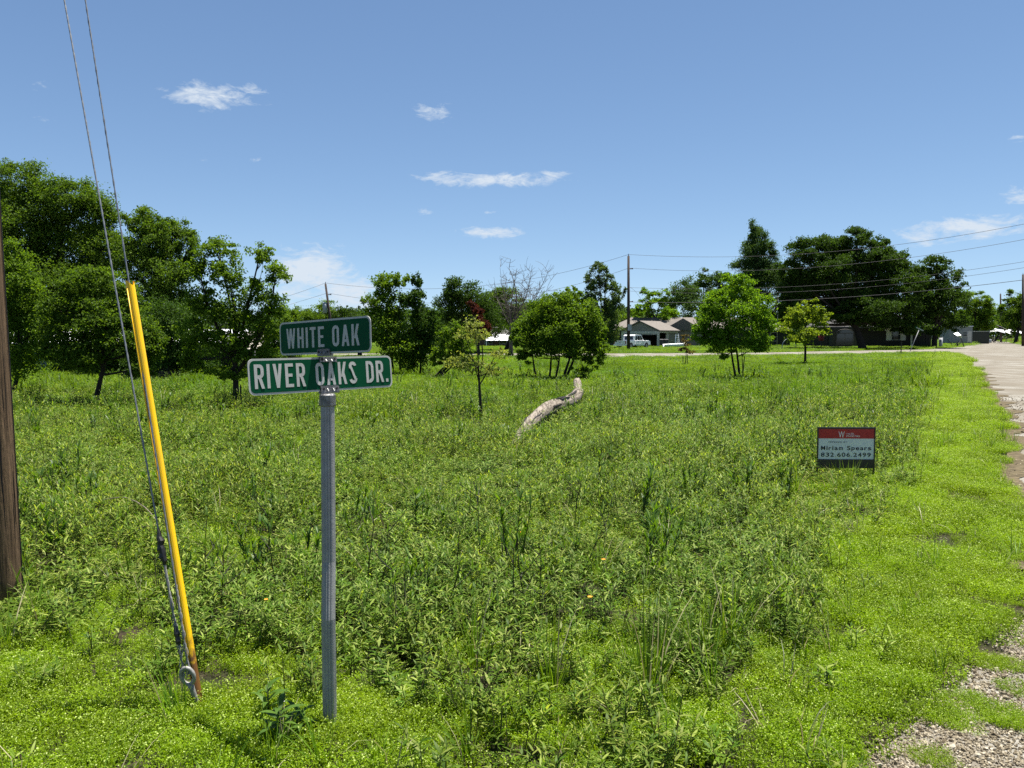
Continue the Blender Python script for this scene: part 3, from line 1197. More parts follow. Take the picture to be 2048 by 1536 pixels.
def marker_mat():
    m, nt, N, L, out = nodes('yellow_marker')
    v = pos(nt)
    n = tnoise(nt, 30, 6, .65, v)
    sx = N.new('ShaderNodeSeparateXYZ')
    L.new(pos(nt), sx.inputs[0])
    mr = N.new('ShaderNodeMapRange')
    mr.inputs[1].default_value = .42
    mr.inputs[2].default_value = .02
    L.new(sx.outputs[2], mr.inputs[0])
    ad = N.new('ShaderNodeMath'); ad.operation = 'ADD'
    L.new(mr.outputs[0], ad.inputs[0]); L.new(n, ad.inputs[1])
    f = ramp(nt, ad.outputs[0], [(.72, (0, 0, 0)), (1.15, (1, 1, 1))])
    dirt = ramp(nt, tnoise(nt, 5, 6, .7, pos(nt, (3, 3, 1))), [(.5, (0, 0, 0)), (.75, (.6, .6, .6))])
    c = mixc(nt, dirt, (.85, .50, .001), (.60, .36, .03))
    c = mixc(nt, f, c, (.15, .065, .02))
    principled(nt, out, c, .38, 0, .45)


marker_mat()
pb = G(-8, 1212)
PR = .152
up = thing('utility_pole', 'weathered brown wooden utility pole at the left edge', 'utility pole', (pb.x, pb.y, 0))
nm = NM()
rs = random.Random(4)
pp = [1 + rs.uniform(-.025, .02) for _ in range(40)]
nm.tube([(0, 0, -.4), (0, 0, .2), (-.03, 0, 2), (-.075, 0, 5), (-.16, 0, 10.6)], [PR, PR * .995, PR * .965, PR * .9, PR * .76], 40, 0, True, 0, pp)
nm.build('pole_shaft', 'pole_wood', up, True)
crk = NM()
simple('crack_dark', (.006, .004, .003), .95)


def on_pole(az, z, out=1.0):
    r = PR * (1 - .035 * z / 2) * out
    return Vector((r * math.sin(az) - .015 * z, -r * math.cos(az), z))


to_cam = math.atan2(-pb.x, pb.y)
for i in range(12):
    a0 = to_cam + rs.uniform(-.1, 1.2)
    z0 = rs.uniform(.3, 2.6)
    ln = rs.uniform(.3, 1.1)
    pts = [on_pole(a0 + .012 * math.sin(j * 2.1 + i), z0 + ln * j / 6, 1.0) for j in range(7)]
    NM().tube(pts, [.001, .003, .004, .0045, .004, .003, .001], 5).build('crack', 'crack_dark', up)
for px, py in ((15, 848), (17, 857), (19, 869)):
    c = U(px, py, pb.y + .02)
    z = c.z
    az = to_cam + math.asin(max(-.95, min(.95, ((px + 4 - (1 if False else 0)) + (1212 - py) * -.045) / 47)))
    p = on_pole(az, z, 1.0)
    n = Vector((math.sin(az), -math.cos(az), 0))
    NM().tube([p - n * .004, p + n * .004, p + n * .007], [.010, .010, .006], 14).build('nail_head', 'sign_white', up)
for s_, zz in ((1, None),):
    a = to_cam + 1.32
    pts = [on_pole(a + .03 * math.sin(j), .02 + j * .5, 1.03) for j in range(20)]
    NM().tube(pts, .004, 6).build('ground_wire', 'copper_dull', up)

anchor = G(401, 1425)
eye_c = P(375, 1352, anchor.y - .01)


def attach(p1, p2):
    """height on the pole where a straight wire seen through two places is fixed"""
    r1 = U(*p1, 1.0) - Vector((0, 0, H))
    r2 = U(*p2, 1.0) - Vector((0, 0, H))
    n = r1.cross(r2)
    z = -(n.x * pb.x + n.y * pb.y) / n.z + H
    return Vector((pb.x, pb.y, z))


def strand(a, b, name, label, r=.0048, turns=9):
    """guy wire: twisted strands"""
    root = thing(name, label, 'guy wire', tuple(a))
    d = (b - a)
    L_ = d.length
    t = d.normalized()
    u = t.orthogonal().normalized()
    v = t.cross(u)
    for k in range(3):
        pts = []
        n = 150
        for i in range(n + 1):
            s = i / n
            w = 2 * math.pi * (k / 3 + s * L_ / .16)
            pts.append(d * s + u * (r * .5 * math.cos(w)) + v * (r * .5 * math.sin(w)))
        NM().tube(pts, r * .56, 5, 0, False).build('strand', 'steel_strand', root, True)
    return root


A1 = attach((165, 0), (250, 560))
A2 = attach((125, 0), (300, 1000))
w1 = strand(eye_c + Vector((.01, 0, .01)), A1, 'guy_wire', 'twisted steel guy wire running up inside the yellow marker')
w2 = strand(eye_c + Vector((-.012, -.005, .0)), A2, 'guy_wire', 'bare twisted steel guy wire left of the yellow marker')


def along(a, b, py):
    """place on segment a-b seen at picture row py"""
    lo, hi = 0.0, 1.0
    for _ in range(40):
        m_ = (lo + hi) / 2
        q = a.lerp(b, m_)
        z = q.y * cp - (q.z - H) * sp
        y = CY + F * (-(q.z - H) * cp - q.y * sp) / max(z, .01)
        if y > py:
            lo = m_
        else:
            hi = m_
    return a.lerp(b, lo)


def helix(root, a, b, r, turns, wr, name, mat, n=110, ph=0.0):
    d = b - a
    t = d.normalized()
    u = t.orthogonal().normalized()
    v = t.cross(u)
    o = a - Vector(root.location)
    pts = [o + d * (i / n) + u * (r * math.cos(2 * math.pi * turns * i / n + ph)) + v * (r * math.sin(2 * math.pi * turns * i / n + ph)) for i in range(n + 1)]
    return NM().tube(pts, wr, 5, 0, False).build(name, mat, root, True)


simple('anchor_steel', (.22, .215, .20), .6, .3, .4, .25, 40, .3)
e1, e2 = eye_c + Vector((.01, 0, .01)), eye_c + Vector((-.012, -.005, 0))
for k in range(4):
    helix(w2, e2 + Vector((.006 * k - .008, -.004, 0)), along(e2, A2, 1130), .0048, 5, .0019, 'grip_strand', 'anchor_steel', 160, k * 1.57)
for k in range(3):
    helix(w1, e1 + Vector((.006 * k - .006, -.004, 0)), along(e1, A1, 1170), .0048, 5, .0019, 'grip_strand', 'anchor_steel', 160, k * 2.1)
o2 = Vector(w2.location)
ta, tb = along(e2, A2, 1130) - o2, along(e2, A2, 1058) - o2
rs = random.Random(8)
NM().tube([ta.lerp(tb, i / 9) + Vector((rs.uniform(-.004, .004), 0, 0)) for i in range(10)], [.007, .012, .017, .015, .018, .014, .017, .013, .009, .006], 10).build('tape_wrap', 'black_tape', w2)
for i in range(4):
    q = ta.lerp(tb, .1 + .12 * i)
    NM().tube([q, q + Vector((-.012 - .006 * i, -.01, -.03)), q + Vector((-.006 * i - .004, -.012, -.09 - .03 * i))], .0018, 4).build('tape_shred', 'black_tape', w2)
ta, tb = along(e2, A2, 1290) - o2, along(e2, A2, 1252) - o2
NM().tube([ta.lerp(tb, i / 5) for i in range(6)], [.008, .013, .011, .014, .011, .008], 8).build('tape_wrap', 'black_tape', w2)

# anchor rod with its eye
an = thing('guy_anchor', 'grey steel anchor rod with oval eye at the foot of the guy wires', 'anchor', (anchor.x, anchor.y, 0))
ax = (eye_c - Vector((anchor.x, anchor.y, 0)))
axn = ax.normalized()
sdv = axn.cross(Vector((0, 1, 0))).normalized()
ring = [ax + axn * (.040 * math.sin(a)) + sdv * (.029 * math.cos(a)) for a in [2 * math.pi * i / 24 for i in range(25)]]
NM().tube(ring, .0095, 8, 0, False).build('eye', 'anchor_steel', an, True)
NM().tube([ax - axn * .036, ax - axn * .07, ax - axn * .12, -axn * .25], [.014, .0125, .011, .011], 12).build('rod', 'anchor_steel', an, True)

# yellow marker: a long plastic trough around the first wire
ma, mb = P(396, 1404, anchor.y + .04), along(e1, A1, 562)
mk = thing('guy_marker', 'long bright yellow plastic guard on the guy wire, rusty at its foot', 'guy guard', tuple(ma))
d = mb - ma
t = d.normalized()
fw = Vector((0, -1, 0))
fw = (fw - t * fw.dot(t)).normalized()
sv = t.cross(fw).normalized()
if sv.x < 0:
    sv = -sv
cross = []
half = .0198
for i in range(13):       # outer half round, opening to the left, with a rib on the near side
    a = R(-75 + 255 * i / 12)
    cross.append((half * math.cos(a), half * math.sin(a)))
inner = [(x * .80, y * .80) for x, y in cross[::-1]]
sec = cross + inner
rows = 26
vs = []
for j in range(rows + 1):
    s = j / rows
    for i, (x, y) in enumerate(sec):
        p = d * s + sv * (x + .0035) + fw * y
        if j == rows:      # V notch in the top edge
            p = p - t * (.028 * max(0, 1 - abs(i % 13 - 5) / 3.5) if i < 13 else .028 * max(0, 1 - abs((25 - i) - 5) / 3.5))
        vs.append(p)
fs = []
n = len(sec)
for j in range(rows):
    for i in range(n):
        fs.append((j * n + i, j * n + (i + 1) % n, (j + 1) * n + (i + 1) % n, (j + 1) * n + i))
NM().add([tuple(p) for p in vs], fs).build('guard_shell', 'yellow_marker', mk, False)
NM().tube([d * (.02 + .96 * i / 8) + fw * (half + .0015) + sv * -.004 for i in range(9)], .0022, 6).build('rib', 'yellow_marker', mk, True)

# ================================================================== estate agent's sign
ys = G(1692, 962)
yb = thing('yard_sign', 'black framed yard sign with red and pale panel low in the weeds', 'sign', (ys.x, ys.y, 0), R(-2))
simple('frame_black', (.008, .008, .009), .4, 0, .5)
simple('panel_red', (.36, .012, .012), .4, 0, .4, .05)
simple('panel_pale', (.58, .62, .60), .45, 0, .4, .05)
simple('ink_dark', (.012, .02, .022), .6)
simple('ink_pale', (.8, .74, .72), .6)


def place_on(px, py):
    q = P(px, py, ys.y)
    return q.x - ys.x, q.z


x0, z1 = place_on(1636, 854)
x1, _ = place_on(1750, 853)
_, z0 = place_on(1690, 936)
_, zr1 = place_on(1690, 860)
_, zr0 = place_on(1690, 877)
_, zp0 = place_on(1690, 919)
fr = .012
NM().box(x0, x0 + fr, -.012, .012, -.25, z1).build('frame_side', 'frame_black', yb)
NM().box(x1 - fr, x1, -.012, .012, -.25, z1).build('frame_side', 'frame_black', yb)
NM().box(x0 + fr, x1 - fr, -.011, .011, z1 - .022, z1 - .002).build('frame_rail', 'frame_black', yb)
NM().box(x0 + fr, x1 - fr, -.011, .011, z0, zp0 + .004).build('frame_rail', 'frame_black', yb)
pn = NM().box(x0 + fr, x1 - fr, -.004, .004, zp0 + .004, zr0).build('pale_panel', 'panel_pale', yb)
rp = NM().box(x0 + fr, x1 - fr, -.0045, .0045, zr0, z1 - .022).build('red_panel', 'panel_red', yb)


def words(txt, cx, cz, width, height, mat, parent, bold=.0):
    """one line of print; every character is a piece of its own"""
    wide = {'M': 1.25, 'W': 1.35, 'm': 1.2, 'i': .55, '.': .5, ' ': .7, 'r': .8, 'I': .5}
    cells = [wide.get(c, 1.0) for c in txt]
    tot, acc = sum(cells), 0
    for c, w_ in zip(txt, cells):
        x = cx - width / 2 + width * (acc + w_ / 2) / tot
        cw_ = width * w_ / tot * (.78 if w_ > .6 else .5)
        acc += w_
        if c == ' ':
            continue
        cu = bpy.data.curves.new('letter', 'FONT')
        cu.body = c
        cu.size = 1
        cu.offset = bold
        tmp = bpy.data.objects.new('letter', cu)
        COL.objects.link(tmp)
        bpy.context.view_layer.update()
        me = bpy.data.meshes.new_from_object(tmp.evaluated_get(bpy.context.evaluated_depsgraph_get()))
        bpy.data.objects.remove(tmp)
        v = np.zeros(len(me.vertices) * 3, dtype=np.float32)
        me.vertices.foreach_get('co', v)
        v = v.reshape(-1, 3)
        mn, mx = v.min(0), v.max(0)
        hh = 1.0 if c.isupper() or c.isdigit() or c == 'i' else (.14 if c == '.' else .7)
        low = -.25 if c == 'p' else 0.0
        w = np.zeros_like(v)
        w[:, 0] = x + ((v[:, 0] - mn[0]) / (mx[0] - mn[0]) - .5) * cw_
        w[:, 2] = cz - height / 2 + height * (low + (v[:, 1] - mn[1]) / (mx[1] - mn[1]) * (hh - low))
        w[:, 1] = -.0062
        me.vertices.foreach_set('co', w.ravel())
        me.update()
        me.materials.clear()
        me.materials.append(MATS[mat])
        o = bpy.data.objects.new('letter', me)
        COL.objects.link(o)
        o.parent = parent


wd = x1 - x0
cx = (x0 + x1) / 2
rh = zr0 - zp0
words('OFFERED BY', cx - .10, zr0 - rh * .17, wd * .33, rh * .065, 'ink_dark', pn)
words('Miriam Spears', cx, zr0 - rh * .45, wd * .89, rh * .2, 'ink_dark', pn, .02)
words('832.606.2499', cx, zr0 - rh * .77, wd * .88, rh * .2, 'ink_dark', pn, .02)
words('W', cx - wd * .085, (zr1 + zr0) / 2 - .004, wd * .13, .075, 'ink_pale', rp)
words('WALZEL', cx + wd * .065, (zr1 + zr0) / 2 + .006, wd * .15, .018, 'ink_pale', rp)
words('PROPERTIES', cx + wd * .115, (zr1 + zr0) / 2 - .022, wd * .24, .018, 'ink_pale', rp)

# ================================================================== fallen log
def log_mat():
    m, nt, N, L, out = nodes('bleached_wood')
    v = pos(nt, (16, 1.2, 16))
    n = tnoise(nt, 1.5, 8, .7, v, .6)
    n2 = tnoise(nt, .35, 3, .5, v)
    c = ramp(nt, n, [(.36, (.02, .016, .012)), (.45, (.09, .075, .058)), (.53, (.20, .172, .138)), (.74, (.31, .275, .23))])
    c = mixc(nt, ramp(nt, n2, [(.45, (0, 0, 0)), (.6, (.25, .25, .25))]), c, (.24, .20, .165))
    principled(nt, out, c, .9, 0, .2, bump(nt, n, .6, .03))


log_mat()
g0 = G(1029, 890)
pts = [(G(1026, 897), .02, .07), (G(1046, 881), .14, .13), (G(1068, 864), .22, .17), (G(1092, 849), .26, .20), (G(1116, 836), .27, .21), (G(1136, 825), .25, .19),
       (G(1149, 816), .25, .18), (G(1156, 808), .30, .17), (P(1156, 784, G(1156, 806).y + .5), None, .16), (P(1155, 771, G(1156, 806).y + 1.2), None, .15), (P(1154, 763, G(1156, 806).y + 1.6), None, .145)]
path, rad = [], []
for i, (p, z, r) in enumerate(pts):
    q = Vector(p)
    if z is not None:
        q.z = z
    path.append(q)
    rad.append(r)
pth = smooth_line(path, .12)
import bisect
rr = []
for i in range(len(pth)):
    s = i / (len(pth) - 1) * (len(rad) - 1)
    k = min(int(s), len(rad) - 2)
    rr.append(.78 * (rad[k] * (1 - s + k) + rad[k + 1] * (s - k)))
n = 30
nm = NM()
nm.tube(pth, rr, n, 0, True)
v = nm.v[0]
rs = np.random.default_rng(3)
pa = np.array([tuple(p) for p in pth]).repeat(n, 0)
ph = np.tile(np.arange(n), len(pth))
ii = np.arange(len(pth)).repeat(n)
ridge = rs.normal(0, .06, n)[ph] * np.cos(ii * .05 + ph) + rs.normal(0, .05, n)[ph]
lump = np.interp(ii, np.arange(0, len(pth) + 9, 9), rs.normal(0, .045, len(np.arange(0, len(pth) + 9, 9))))
wob = 1 + .10 * np.sin(ph * 2 * np.pi / n * 2 + ii * .11) + ridge + lump + rs.normal(0, .02, len(v))
nm.v[0] = pa + (v - pa) * wob[:, None]
lg = thing('fallen_log', 'long bleached fallen log lying in the weeds with its far end raised', 'log', tuple(pth[0]))
nm.v = [a_ - np.array(pth[0])[None] for a_ in nm.v]
nm.build('log_trunk', 'bleached_wood', lg, True)
rs = random.Random(17)
for i in range(13):          # open splits along the weathered trunk
    k0 = rs.randrange(2, len(pth) - 16)
    k1 = k0 + rs.randrange(5, 14)
    a0 = rs.uniform(-1.5, .9)
    cp_ = []
    for k in range(k0, k1):
        a1 = a0 + .05 * math.sin(k * .9 + i)
        cp_.append(pth[k] - pth[0] + Vector((math.sin(a1), -.25, max(.15, math.cos(a1)))).normalized() * rr[k] * 1.02)
    m_ = len(cp_)
    NM().tube(cp_, [.005 + .015 * math.sin(math.pi * (q + .5) / m_) for q in range(m_)], 6).build('split', 'crack_dark', lg, True)
for k, dx, dz in ((26, .3, .10),):
    k = min(k, len(pth) - 2)
    q = pth[k] - pth[0]
    NM().tube([q, q + Vector((dx * .6, 0, dz)), q + Vector((dx, -.05, dz + .06))], [.07, .05, .025], 8).build('branch_stub', 'bleached_wood', lg, True)

# ================================================================== trees
bark_mat('bark_dark', (.012, .010, .008), (.05, .04, .03))
bark_mat('bark_grey', (.06, .055, .05), (.17, .155, .14))
bark_mat('dead_wood', (.05, .043, .037), (.13, .115, .10))
LEAVES = {
    'leaf_oak': ((.016, .036, .007), (.042, .072, .014), .30),
    'leaf_pecan': ((.030, .062, .009), (.080, .120, .019), .40),
    'leaf_mid': ((.040, .078, .009), (.100, .148, .019), .40),
    'leaf_dark': ((.016, .038, .008), (.045, .078, .016), .28),
    'leaf_bright': ((.055, .115, .010), (.115, .180, .018), .42),
    'leaf_yellow': ((.085, .125, .012), (.160, .190, .030), .42),
    'leaf_silver': ((.030, .060, .018), (.085, .115, .050), .28),
    'leaf_blue': ((.024, .052, .016), (.060, .095, .034), .25),
    'leaf_red': ((.028, .007, .009), (.065, .015, .018), .3),
    'leaf_pale': ((.09, .12, .035), (.22, .22, .10), .35),
    'leaf_rust': ((.06, .045, .025), (.12, .08, .04), .3),
}
for k_, (a_, b_, t_) in LEAVES.items():
    leaf_mat(k_, tuple(q * k for q, k in zip(a_, (1.25, 1.3, .95))), tuple(q * k for q, k in zip(b_, (1.35, 1.45, 1.0))), t_ + .08, (1.4, 1.4, .5), .55, .10)


def limb(nm, a, b, r0, r1, g, bend=.12, n=5, sides=5):
    a, b = Vector(a), Vector(b)
    L_ = (b - a).length
    o = Vector(g.normal(0, bend * L_ * .5, 3))
    m1 = a.lerp(b, .5) + o + Vector((0, 0, -.05 * L_))
    pts, rad = [], []
    for i in range(n + 1):
        t = i / n
        pts.append(a * (1 - t) ** 2 + m1 * 2 * t * (1 - t) + b * t * t)
        rad.append(r0 * (1 - t) + r1 * t)
    nm.tube(pts, rad, sides, 0, False)
    return pts


def tree(name, label, cat, base_px, D, lobes, mat, leafpx=7.0, cover_=3.2, trunk_r=.08, seed=1, stems=None, bark='bark_dark', group=None,
         depth=1.0, clump=.42, drop=.3, wl=.55, twigs=26, hollow=.45, base_jit=None, up=0.0, sub=3):
    """lobes: picture place and half sizes of the crown's masses, at distance D; each becomes a volume of leaf clumps"""
    g = np.random.default_rng(seed * 7919 + 13)
    s = D / F
    leafpx *= .84
    cover_ *= 1.1
    b0 = P(base_px[0], base_px[1], D)
    b0.z = 0
    root = thing(name, label, cat, tuple(b0), 0, group)
    C, A, LB = [], [], []
    for (px, py, rx, ry) in lobes:
        off = g.uniform(-.5, .5) * rx * s * depth
        c = P(px, py, D + off)
        LB.append((np.array(c), np.array([rx * s, rx * s * depth, ry * s])))
        A.append(math.pi * rx * ry)
    tot = sum(A)
    nl = int(1.35 * cover_ * tot / (.5 * leafpx * leafpx * wl))
    nm = NM()
    cc, cr_, cn_, co_ = [], [], [], []
    for (c, r), a in zip(LB, A):
        k = int(nl * a / tot)
        ncl = max(6, int(26 * (a / 3000) ** .75))
        # clump centres, mostly towards the outside of the mass
        d = nrm(g.normal(0, 1, (ncl, 3)))
        q = hollow + (1 - hollow) * g.random(ncl) ** .6
        cen = c + d * r * q[:, None] * g.uniform(.72, 1.03, (ncl, 1))
        w = g.uniform(.5, 1.5, ncl)
        w /= w.sum()
        for i in range(ncl):
            m_ = max(3, int(k * w[i]))
            rad = r * clump * g.uniform(.6, 1.15)
            # twiglets inside a clump: leaves gather round a few of them
            nt_ = max(2, sub)
            tw = cen[i] + nrm(g.normal(0, 1, (nt_, 3))) * rad * g.uniform(.2, .8, (nt_, 1))
            pk = g.integers(0, nt_, m_)
            p = tw[pk] + g.normal(0, .36, (m_, 3)) * rad * np.array([1, 1, .75])
            cc.append(p)
            co_.append(nrm(p - cen[i]) * .5 + nrm(p - c) * .5)
            cn_.append(cen[i][None])
    p = np.concatenate(cc)
    o = np.concatenate(co_)
    n = len(p)
    ok = p[:, 2] > .12
    p, o = p[ok], o[ok]
    n = len(p)
    nr = nrm(o * .55 + g.normal(0, .55, (n, 3)) + np.array([[0, 0, .55]]))
    ax = nrm(np.cross(nr, g.normal(0, 1, (n, 3)))) + np.array([[0, 0, -drop + up]])
    ln = leafpx * s * g.uniform(.65, 1.35, n)
    add_leaves(nm, p, ax, nr, ln, ln * wl * g.uniform(.8, 1.2, n), 0, g.random(n))
    nm.v = [a_ - np.array(b0)[None] for a_ in nm.v]
    nm.build('crown', mat, root)
    # wood
    wood = NM()
    cens = np.concatenate(cn_)
    ctr = np.array([c for c, r in LB])
    low = min(c[2] - r[2] for c, r in LB)
    hub = Vector(ctr.mean(0))
    hub.z = max(low + .35 * (hub.z - low), .5 * hub.z)
    st_ = stems or [(base_px[0], 0, trunk_r)]
    tops = []
    for (sx_, dy, r) in st_:
        b = P(sx_, base_px[1], D)
        b = Vector((b.x, b.y + dy, -.05))
        tgt = hub + Vector(((b.x - b0.x) * 1.6, dy * 1.5, 0)) if len(st_) > 1 else hub
        pts = limb(wood, b, tgt, r, r * .55, g, .05, 7, 8)
        tops.append((pts, r))
    for c, r in LB:
        pts, tr = tops[g.integers(0, len(tops))]
        j = int(len(pts) * g.uniform(.72, .99))
        j = min(j, len(pts) - 1)
        lp = limb(wood, pts[j], c, tr * .45, tr * .14, g, .14, 6)
        near = np.linalg.norm(cens - c, axis=1)
        for q in np.argsort(near)[:max(4, twigs // len(LB))]:
            limb(wood, lp[int(g.integers(2, len(lp)))], cens[q], tr * .13, tr * .03, g, .15, 4, 4)
    wood.v = [a_ - np.array(b0)[None] for a_ in wood.v]
    wood.build('trunk', bark, root, True)
    return root


# --- left side, from the edge inward
tree('pecan_tree', 'tallest broad dark tree behind the utility pole on the left', 'tree', (60, 755), 42,
     [(45, 375, 62, 52), (-60, 420, 90, 90), (135, 400, 62, 52), (195, 430, 48, 58), (30, 470, 80, 70), (130, 490, 90, 70), (205, 500, 50, 50), (-50, 560, 90, 100), (70, 580, 100, 70), (170, 590, 80, 70), (100, 660, 110, 55)],
     'leaf_pecan', 5.5, 3.8, .38, 1, clump=.38, sub=5)
tree('pecan_tree', 'tall dark tree behind the top of the yellow guard', 'tree', (315, 760), 40,
     [(290, 448, 42, 36), (345, 470, 40, 40), (270, 520, 45, 50), (335, 545, 55, 55), (290, 610, 70, 50), (350, 620, 55, 45), (375, 500, 24, 40), (310, 490, 50, 45)], 'leaf_pecan', 5.5, 3.8, .26, 2, clump=.38, sub=5)
tree('young_tree', 'bright young tree crowding the right side of the utility pole', 'tree', (22, 790), 22,
     [(25, 520, 40, 38), (55, 570, 35, 40), (20, 620, 55, 60), (65, 640, 32, 45), (40, 705, 60, 50)], 'leaf_mid', 6.8, 3.0, .07, 3)
tree('young_tree', 'rounded young tree on a dark trunk left of the yellow guard', 'tree', (188, 812), 19,
     [(180, 565, 60, 38), (240, 600, 50, 40), (125, 610, 50, 42), (190, 640, 80, 45), (115, 680, 45, 42), (255, 670, 62, 45), (180, 705, 75, 42), (305, 690, 35, 38), (280, 735, 40, 22)],
     'leaf_pecan', 7.0, 3.3, .075, 4, clump=.34, sub=5)
tree('open_tree', 'loose open-crowned tree left of the street sign', 'tree', (472, 823), 17.9,
     [(432, 498, 46, 22), (398, 535, 30, 32), (455, 545, 40, 30), (520, 508, 28, 22), (552, 548, 32, 24), (505, 580, 45, 30), (410, 600, 38, 36), (545, 610, 34, 30), (460, 620, 50, 36), (525, 660, 48, 36),
      (400, 665, 45, 36), (465, 690, 50, 36), (380, 715, 32, 28), (520, 715, 38, 30), (455, 745, 42, 20)], 'leaf_mid', 7.2, 2.6, .09, 5, clump=.40, hollow=.25, sub=4)
for i, (px, py, D, lb, mt, lab) in enumerate([
    (330, 765, 31, [(330, 640, 55, 50), (380, 690, 55, 45), (320, 715, 60, 40), (400, 735, 45, 22)], 'leaf_dark', 'dark understorey tree in the gap behind the yellow guard'),
    (225, 768, 33, [(215, 690, 60, 50), (160, 720, 55, 35), (260, 730, 45, 30)], 'leaf_dark', 'dark leafy shrub before the low shed door'),
    (520, 765, 31, [(545, 670, 42, 40), (560, 720, 42, 35), (500, 740, 45, 22)], 'leaf_dark', 'dark shrub under the open tree beside the street sign'),
    (100, 760, 34, [(110, 700, 50, 36), (60, 690, 50, 40)], 'leaf_dark', 'dark shrub over the left end of the low shed')]):
    tree('understorey_tree', lab, 'tree', (px, py), D, lb, mt, 6, 3.0, .08, 20 + i)
tree('far_tree', 'low hazy green tree behind the left end of the street sign', 'tree', (610, 690), 120,
     [(590, 640, 30, 26), (640, 625, 34, 22), (615, 650, 40, 25)], 'leaf_mid', 4, 3, .3, 30)
tree('far_tree', 'low dark tree behind the leaning pole', 'tree', (690, 690), 120, [(680, 630, 32, 20), (715, 645, 30, 20), (690, 655, 45, 20)], 'leaf_oak', 4, 3, .3, 31)

# --- centre
tree('slender_tree', 'tall green tree just right of the street name blades', 'tree', (790, 752), 33,
     [(772, 565, 30, 24), (800, 562, 18, 20), (755, 605, 32, 28), (795, 610, 34, 36), (770, 660, 48, 40), (805, 690, 45, 45)], 'leaf_mid', 6.5, 3.0, .1, 32, stems=[(800, 0, .06), (812, .2, .05), (790, -.3, .05)])
tree('slender_tree', 'narrow dark pointed tree right of the street name blades', 'tree', (838, 752), 33,
     [(833, 568, 13, 24), (836, 605, 26, 34), (848, 650, 32, 45), (835, 695, 38, 42)], 'leaf_dark', 6.5, 3.2, .1, 33, stems=[(830, 0, .05), (838, .3, .05)])
tree('broad_tree', 'rounded green tree behind the red-leaved shrub', 'tree', (925, 690), 75,
     [(920, 585, 40, 30), (895, 610, 32, 35), (955, 600, 36, 30), (925, 640, 55, 40), (880, 655, 35, 35), (975, 640, 40, 35)], 'leaf_oak', 4.8, 3.2, .3, 34)
tree('broad_tree', 'dull green tree behind the bare dead tree', 'tree', (1010, 690), 85, [(1005, 595, 34, 26), (985, 625, 30, 30), (1035, 640, 40, 34), (1075, 650, 34, 28)], 'leaf_pecan', 4.6, 3.0, .25, 35)
tree('red_shrub', 'dark red leaved shrub before the grey roofed house', 'shrub', (958, 700), 62, [(948, 612, 13, 18), (953, 632, 17, 20), (962, 655, 18, 22)], 'leaf_red', 5, 3.2, .1, 36)
tree('leaning_bush', 'green bush leaning right from a tangle of dark stems', 'bush', (868, 742), 31, [(905, 665, 26, 26), (925, 690, 24, 22), (895, 700, 34, 28), (915, 722, 42, 16), (880, 722, 24, 16)], 'leaf_mid', 6.5, 2.8, .06, 37,
     stems=[(866, 0, .07), (872, .2, .05), (862, .3, .05)])
tree('round_clump', 'big rounded bushy clump on several thin trunks behind the log', 'tree', (1110, 763), 30,
     [(1130, 600, 34, 24), (1095, 625, 50, 36), (1165, 628, 44, 36), (1125, 620, 46, 36), (1060, 655, 34, 26), (1125, 660, 60, 40), (1185, 665, 30, 34), (1045, 695, 28, 26), (1092, 690, 50, 30), (1160, 696, 46, 30), (1190, 715, 22, 20), (1060, 715, 20, 12), (1202, 695, 22, 28), (1040, 670, 26, 24), (1150, 590, 20, 20)],
     'leaf_mid', 5.8, 3.2, .06, 38, stems=[(1075, 0, .045), (1099, .3, .05), (1108, -.2, .05), (1123, .1, .065), (1130, .25, .06)], clump=.36, sub=5)
tree('low_bush', 'low green shoots at the foot of the round clump', 'bush', (1165, 765), 29.5, [(1160, 745, 22, 15), (1185, 740, 18, 12), (1050, 752, 20, 8)], 'leaf_mid', 7, 2.2, .02, 39)
tree('pear_tree', 'upright silvery green tree left of the utility pole by the truck', 'tree', (1207, 694), 96,
     [(1198, 535, 18, 16), (1185, 565, 20, 26), (1212, 560, 20, 26), (1192, 600, 30, 34), (1222, 600, 24, 34), (1240, 585, 12, 20), (1205, 640, 42, 34), (1210, 665, 42, 22)], 'leaf_silver', 5.5, 2.5, .22, 40, up=.7, wl=.4, clump=.34, sub=6)
tree('backyard_tree', 'light green tree rising over the carport roof', 'tree', (1310, 690), 128, [(1295, 588, 16, 16), (1325, 590, 18, 18), (1300, 612, 28, 18), (1285, 625, 20, 16), (1340, 630, 22, 18), (1325, 640, 30, 10)], 'leaf_bright', 4.6, 2.6, .25, 41)
tree('backyard_oak', 'dark oak behind the low house roof', 'tree', (1400, 690), 135, [(1372, 580, 30, 30), (1408, 562, 26, 24), (1440, 565, 26, 24), (1395, 610, 50, 34), (1450, 610, 40, 34)], 'leaf_blue', 4.4, 3.2, .4, 42)

